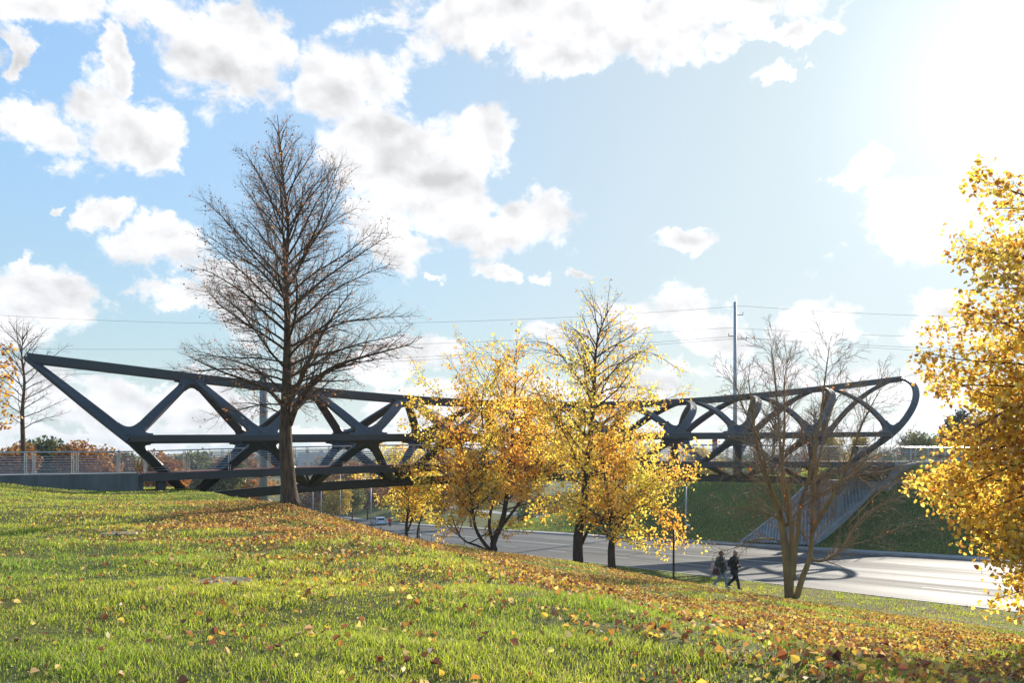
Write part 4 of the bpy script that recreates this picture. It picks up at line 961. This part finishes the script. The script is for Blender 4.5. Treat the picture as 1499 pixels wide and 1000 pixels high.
# ---------------------------------------------------------------- lawn: grass and fallen leaves
def litter_p(x,y):
    s,rr=sr(x,y)
    p=1.6*np.exp(-((x+5.2)/3.6)**2-((y-24.5)/4.2)**2)+1.1*np.exp(-((x+3.2)/3.2)**2-((y-22)/5)**2)
    right=1/(1+np.exp(-(x-(.6-.12*(y-6)))/1.2)); p+=.44*right*np.interp(rr,[-30,-15,-10,-6.5,-5.5],[1,1,.5,.25,.05])
    p+=.04
    pat=np.clip(.62+.9*np.sin(x*1.3+2*np.sin(y*.7))*np.sin(y*1.1+1.5*np.sin(x*.6))+.35*np.sin(x*3.1+2*np.sin(y*2.3))*np.sin(y*2.7+x)+.25*np.sin(x*7+y*5),.08,1.7)
    return p*pat
def lawn():
    r=np.random.default_rng(77)
    bands=[(4.2,6,3600),(6,8,3600),(8,11,2500),(11,15,1450),(15,21,800),(21,30,380),(30,42,230),(42,56,130)]
    Vs=[];Qs=[];Ts=[];cols=[];n0=0; Vq=[];Cq=[]; Ct=[]
    tot=0
    for (d0,d1,dens) in bands:
        area=(d1*d1-d0*d0)*.5*1.56; n=int(dens*area); d=np.sqrt(r.uniform(d0*d0,d1*d1,n)); k=r.uniform(-.78,.78,n); x=k*d; y=d
        s,rr=sr(x,y); 
        m_=(rr<-.2)&~((rr>-6.05)&(rr<-3.85)&(s>30)); 
        # clumps
        cl=np.sin(x*2.3+3*np.sin(y*.9))*np.sin(y*1.7+2*np.sin(x*.8))+.6*np.sin(x*7.1+y*3.3)*np.sin(y*6.3-x*2.1)
        m_&=r.random(n)<np.clip(.66+.34*cl,.15,1)
        m_&=~((x+8.37)**2+(y-18.3)**2<.2)&~((x+3.78)**2+(y-11.2)**2<.12)
        lp=np.clip(litter_p(x,y),0,1); m_&=r.random(n)>lp*.78; x,y,s,rr,cl,lp=x[m_],y[m_],s[m_],rr[m_],cl[m_],lp[m_]; n=len(x); z=h(s,rr)
        sc=max(1.,(d0+d1)/2/8.)**.75
        hh=r.uniform(.016,.062,n)*(1+.5*np.clip(cl,-1,1.3))*(1-.35*lp)*(1+.12*(sc-1)); wd=r.uniform(.0016,.0038,n)*sc*1.15
        a=r.uniform(0,2*PI,n); bx=np.cos(a)*wd; by=np.sin(a)*wd; le=r.normal(size=(n,2))*hh[:,None]*.45
        B0=np.stack([x-bx,y-by,z-.01],1); B1=np.stack([x+bx,y+by,z-.01],1)
        M0=np.stack([x-bx*.8+le[:,0]*.35,y-by*.8+le[:,1]*.35,z+hh*.55],1); M1=np.stack([x+bx*.8+le[:,0]*.35,y+by*.8+le[:,1]*.35,z+hh*.55],1)
        Tp=np.stack([x+le[:,0],y+le[:,1],z+hh],1)
        Vs.append(np.stack([B0,B1,M1,M0,Tp],1).reshape(-1,3)); i=np.arange(n)*5+n0; n0+=n*5
        Qs.append(np.stack([i,i+1,i+2,i+3],1)); Ts.append(np.stack([i+3,i+2,i+4],1))
        big=np.clip(.5+.5*np.sin(x*.5+1.2*np.sin(y*.31))*np.sin(y*.42+x*.1),0,1)[:,None]
        g=np.array([.15,.235,.02])*(1-big)+np.array([.33,.34,.035])*big
        g=g*(1+.32*r.normal(size=(n,1)))*(1+.18*cl[:,None]); dry=r.random((n,1))<.14; g=np.where(dry,np.array([.34,.27,.11])*(1+.2*r.normal(size=(n,1))),g)
        g=np.clip(g,.01,.8); cols.append(g); tot+=n
    me=np_mesh('grass',np.vstack(Vs),[np.vstack(Qs),np.vstack(Ts)],np.vstack([np.vstack(cols),np.vstack(cols)]))
    tag(link('grass',me,M['grass']),kind='stuff')
    # fallen leaves
    n=1500000; d=np.sqrt(r.uniform(4.2**2,42**2,n)); k=r.uniform(-.78,.78,n); x=k*d; y=d; s,rr=sr(x,y)
    p=litter_p(x,y)
    p*=np.clip(np.interp(d,[4,8,14,30,42],[.42,.55,.8,1,.8]),0,1)
    m_=(rr<-.2)&(r.random(n)<p); x,y,s,rr,d=x[m_],y[m_],s[m_],rr[m_],d[m_]; n=len(x); z=h(s,rr)+r.uniform(.012,.075,n)
    col=palette(n,[(.75,.50,.08),(.52,.25,.05),(.32,.12,.045),(.60,.42,.2),(.82,.66,.2),(.17,.07,.035)],[3,4,4.2,2.0,1.2,2.6],r_=r)
    lf=leaf_mesh('fallen_leaves',np.stack([x,y,z],1),(.014+np.interp(d,[6,14,24],[.085,.068,.05])*r.random(n)**2.4),col,M['litter'],up=1.0,wide=.8,fold=.7,r_=r); tag(lf,kind='stuff')
    print('BLADES',tot,'LEAVES',n)
    # tufts on the far bank and road verge
    n=110000; s=r.uniform(20,110,n); rr=r.uniform(20.5,34,n); m_=~((s>49.2)&(s<57.4)&(rr<34)); s,rr=s[m_],rr[m_]; n=len(s); x,y=xy(s,rr); z=h(s,rr)
    col=palette(n,[(.13,.19,.03),(.2,.25,.04),(.28,.22,.05),(.45,.24,.05)],[4,3,.8,.25],r_=r)*(1+.25*np.sin(s*.4+np.sin(rr*.8))*np.sin(rr*.7+s*.13))[:,None]
    tag(leaf_mesh('bank_grass',np.stack([x,y,z-.02],1),.10+.14*r.random(n),col,M['grass'],up=0,hang=-2.5,wide=.35,six=False,r_=r),kind='stuff')
lawn()
# ---------------------------------------------------------------- sky
SUN_AZ=math.radians(31.4); SUN_EL=math.radians(20.6)
w=bpy.data.worlds.new('World'); bpy.context.scene.world=w; w.use_nodes=True; n=w.node_tree.nodes; l=w.node_tree.links
try: w.cycles.sampling_method='MANUAL'; w.cycles.sample_map_resolution=512
except Exception: pass
bg=n['Background']; SKY=.078; bg.inputs['Strength'].default_value=SKY
sky=n.new('ShaderNodeTexSky'); sky.sky_type='NISHITA'; sky.sun_disc=False; sky.sun_elevation=SUN_EL; sky.sun_rotation=SUN_AZ
sky.air_density=1.0; sky.dust_density=.8; sky.ozone_density=1.5; sky.altitude=100
tc=n.new('ShaderNodeTexCoord'); sep=n.new('ShaderNodeSeparateXYZ'); l.new(tc.outputs['Generated'],sep.inputs[0])
def math_(op,a,b_=None,c_=None):
    q=n.new('ShaderNodeMath'); q.operation=op
    for i,v in enumerate((a,b_,c_)):
        if v is None: continue
        if isinstance(v,(int,float)): q.inputs[i].default_value=v
        else: l.new(v,q.inputs[i])
    return q.outputs[0]
az=math_('ARCTAN2',sep.outputs[0],sep.outputs[1]); el=math_('ARCSINE',sep.outputs[2])
comb=n.new('ShaderNodeCombineXYZ'); l.new(az,comb.inputs[0]); l.new(el,comb.inputs[1])
def azel(px,py):
    x=(px-749.5)/F; z=(HY-py)/F; return math.atan2(x,1),math.atan2(z,math.hypot(x,1))
blobs=[(50,8,110,34),(8,80,32,40),(235,35,90,45),(330,60,120,75),(395,40,60,60),(505,115,100,70),(580,210,130,75),(700,215,58,60),(620,285,130,60),(560,350,70,60),(700,330,135,42),(770,320,60,45),
 (180,175,95,60),(80,195,75,42),(235,205,50,42),(25,170,50,50),(165,100,35,30),(165,300,54,24),(60,425,118,62),(15,480,120,38),(100,400,75,40),(20,375,30,30),
 (270,365,90,45),(245,440,55,30),(330,440,70,60),(700,15,140,36),(850,28,190,46),(1000,22,190,42),(830,68,60,26),(1130,50,70,20),(982,348,62,22),(970,460,85,46),(1040,490,80,36),(1185,480,95,36),
 (1330,340,110,65),(1268,262,46,22),(1150,102,26,16),(1470,60,60,90),(1480,200,50,80),(1390,470,60,50),(740,387,52,18),(832,397,26,12),(70,294,16,10),(620,408,26,9),(600,530,80,26),(650,590,150,34),
 (250,560,170,34),(130,600,150,34),(340,600,90,30),(820,500,60,16),(870,560,190,24),(1150,545,170,22),(1390,560,140,30),(1300,610,140,20),(40,560,60,22),(1050,620,200,16),(560,640,260,14),(150,640,200,14),
 (-150,200,120,90),(-260,450,140,60),(-100,60,90,50),(1620,420,120,60),(1700,250,140,90),(480,-120,200,70),(1050,-160,220,80),(150,-150,120,50)]
wt=n.new('ShaderNodeTexNoise'); wt.inputs['Scale'].default_value=7; wt.inputs['Detail'].default_value=6; wt.inputs['Roughness'].default_value=.62; l.new(comb.outputs[0],wt.inputs['Vector'])
ws=n.new('ShaderNodeVectorMath'); ws.operation='MULTIPLY_ADD'; l.new(wt.outputs['Color'],ws.inputs[0]); ws.inputs[1].default_value=(.22,.14,0); ws.inputs[2].default_value=(-.11,-.07,0)
wa=n.new('ShaderNodeVectorMath'); wa.operation='ADD'; l.new(ws.outputs[0],wa.inputs[0]); l.new(comb.outputs[0],wa.inputs[1])
fld=None
for (px,py,rx,ry) in blobs:
    a0,e0=azel(px,py); k=(px-749.5)/F; fa=1/(1+k*k)/F; fe=1/math.sqrt(1+k*k)/F
    v=n.new('ShaderNodeVectorMath'); v.operation='MULTIPLY_ADD'; l.new(wa.outputs[0],v.inputs[0])
    ia=1/(rx*fa*1.0); ie=1/(ry*fe*1.0); v.inputs[1].default_value=(ia,ie,0); v.inputs[2].default_value=(-a0*ia,-e0*ie,0)
    ln=n.new('ShaderNodeVectorMath'); ln.operation='LENGTH'; l.new(v.outputs[0],ln.inputs[0])
    f=math_('SUBTRACT',1.,ln.outputs['Value'])
    if fld is None: fld=f
    else:
        q=n.new('ShaderNodeMath'); q.operation='SMOOTH_MAX'; q.inputs[2].default_value=.12; l.new(fld,q.inputs[0]); l.new(f,q.inputs[1]); fld=q.outputs[0]
fld=math_('MAXIMUM',fld,-.6)
# general cloudiness outside the picture: broad noise
def wn(vec,scale,det,rough=.55,dist=0.):
    t=n.new('ShaderNodeTexNoise'); t.inputs['Scale'].default_value=scale; t.inputs['Detail'].default_value=det; t.inputs['Roughness'].default_value=rough; t.inputs['Distortion'].default_value=dist; l.new(vec,t.inputs['Vector']); return t.outputs['Fac']
st=n.new('ShaderNodeVectorMath'); st.operation='MULTIPLY'; l.new(comb.outputs[0],st.inputs[0]); st.inputs[1].default_value=(1,1.35,1)
n1=wn(st.outputs[0],14,12,.64,.3); n1s=wn(st.outputs[0],11,5,.5,.2)
of=n.new('ShaderNodeVectorMath'); of.operation='ADD'; l.new(st.outputs[0],of.inputs[0]); of.inputs[1].default_value=(.012,.022,0)
n2=wn(of.outputs[0],11,5,.5,.2)
n3=wn(st.outputs[0],3.2,4)
dn=math_('ADD',math_('MULTIPLY',fld,1.1),math_('MULTIPLY',math_('SUBTRACT',n1,.5),2.6))
mr=n.new('ShaderNodeMapRange'); mr.interpolation_type='SMOOTHSTEP'; mr.inputs['From Min'].default_value=-.06; mr.inputs['From Max'].default_value=.42; l.new(dn,mr.inputs['Value'])
mask=mr.outputs[0]
relief=math_('MULTIPLY',math_('SUBTRACT',n1s,n2),1.3)
thick=n.new('ShaderNodeMapRange'); thick.inputs['From Min'].default_value=.2; thick.inputs['From Max'].default_value=1.25; l.new(math_('ADD',dn,math_('MULTIPLY',n3,.3)),thick.inputs['Value'])
sh=math_('ADD',math_('SUBTRACT',1.0,math_('MULTIPLY',thick.outputs[0],.20)),relief)
shc=n.new('ShaderNodeClamp'); l.new(sh,shc.inputs['Value']); shc.inputs['Min'].default_value=.62; shc.inputs['Max'].default_value=1.08
# forward scattering of the clouds and air toward the sun
sd=(math.sin(SUN_AZ)*math.cos(SUN_EL),math.cos(SUN_AZ)*math.cos(SUN_EL),math.sin(SUN_EL))
dt=n.new('ShaderNodeVectorMath'); dt.operation='DOT_PRODUCT'; l.new(tc.outputs['Generated'],dt.inputs[0]); dt.inputs[1].default_value=sd
dc=math_('MAXIMUM',dt.outputs['Value'],0.)
g1=math_('POWER',dc,22.); g2=math_('POWER',dc,120.)
CL=8.6
br=math_('MULTIPLY',shc.outputs[0],math_('ADD',CL,math_('MULTIPLY',g1,2.5)))
cc=n.new('ShaderNodeCombineXYZ'); l.new(br,cc.inputs[0]); l.new(math_('MULTIPLY',br,1.0),cc.inputs[1]); l.new(math_('MULTIPLY',br,1.02),cc.inputs[2])
mx=n.new('ShaderNodeMix'); mx.data_type='RGBA'; l.new(mask,mx.inputs[0]); 
bw=n.new('ShaderNodeRGBToBW'); l.new(sky.outputs[0],bw.inputs[0])
KA=7.3; KB=1.4; kk_=math_('DIVIDE',KA,math_('ADD',bw.outputs[0],KB)); sk=n.new('ShaderNodeVectorMath'); sk.operation='SCALE'; l.new(sky.outputs[0],sk.inputs[0]); l.new(kk_,sk.inputs['Scale']); 
SD=(math.sin(SUN_AZ)*math.cos(SUN_EL),math.cos(SUN_AZ)*math.cos(SUN_EL),math.sin(SUN_EL))
dq=n.new('ShaderNodeVectorMath'); dq.operation='DOT_PRODUCT'; l.new(tc.outputs['Generated'],dq.inputs[0]); dq.inputs[1].default_value=SD; dtp=dq.outputs['Value']
hf=math_('EXPONENT',math_('MULTIPLY',math_('MAXIMUM',el,0.),-7.)); hc=n.new('ShaderNodeVectorMath'); hc.operation='SCALE'; hc.inputs[0].default_value=(.90,.97,1.05); l.new(math_('MULTIPLY',math_('DIVIDE',math_('MULTIPLY',bw.outputs[0],KA),math_('ADD',bw.outputs[0],KB)),1.05),hc.inputs['Scale'])
hm=n.new('ShaderNodeMix'); hm.data_type='RGBA'; l.new(math_('MAXIMUM',math_('MULTIPLY',hf,.85),math_('MULTIPLY',math_('POWER',math_('MAXIMUM',dtp,0.),5.),.92)),hm.inputs[0]); l.new(sk.outputs[0],hm.inputs[6]); l.new(hc.outputs[0],hm.inputs[7]); tn=n.new('ShaderNodeVectorMath'); tn.operation='MULTIPLY'; l.new(hm.outputs[2],tn.inputs[0]); tn.inputs[1].default_value=(.90,1.01,1.03); l.new(tn.outputs[0],mx.inputs[6]); l.new(cc.outputs[0],mx.inputs[7])
ad=n.new('ShaderNodeVectorMath'); ad.operation='ADD'; l.new(mx.outputs[2],ad.inputs[0])
gl=math_('ADD',math_('MULTIPLY',g1,.25),math_('MULTIPLY',g2,3.2)); gc=n.new('ShaderNodeCombineXYZ')
for i,f in enumerate((1.,.98,.92)): l.new(math_('MULTIPLY',gl,f),gc.inputs[i])
l.new(gc.outputs[0],ad.inputs[1]); l.new(ad.outputs[0],bg.inputs['Color'])
sl_=bpy.data.lights.new('sun','SUN'); sl_.energy=4.7; sl_.angle=math.radians(.5); sl_.color=(1,.91,.77)
so=bpy.data.objects.new('sun',sl_); C.objects.link(so); so.rotation_euler=Vector(sd).to_track_quat('Z','Y').to_euler()
# ---------------------------------------------------------------- air
hm_=bpy.data.materials.new('haze'); hm_.use_nodes=True; hn=hm_.node_tree.nodes; hl=hm_.node_tree.links; hn.remove(hn['Principled BSDF'])
pv=hn.new('ShaderNodeVolumePrincipled'); pv.inputs['Color'].default_value=(.82,.9,1,1); pv.inputs['Density'].default_value=.00025; pv.inputs['Anisotropy'].default_value=.3
hl.new(pv.outputs[0],hn['Material Output'].inputs['Volume'])
mb=MB(); mb.box((0,900,12.5),(5200,3600,61)); tag(mb.build('haze',hm_),kind='stuff')
# ---------------------------------------------------------------- camera
cam=bpy.data.cameras.new('camera'); co=bpy.data.objects.new('camera',cam); C.objects.link(co); bpy.context.scene.camera=co
cam.lens=30; cam.sensor_width=36; co.rotation_euler=(PI/2,0,0); cam.shift_y=(HY-500)/1499; cam.clip_end=12000; cam.clip_start=.1
vs=bpy.context.scene.view_settings; vs.view_transform='Standard'; vs.look='None'; vs.gamma=1; vs.exposure=.68
sc=bpy.context.scene
sc.cycles.max_bounces=6; sc.cycles.transmission_bounces=4; sc.cycles.diffuse_bounces=3
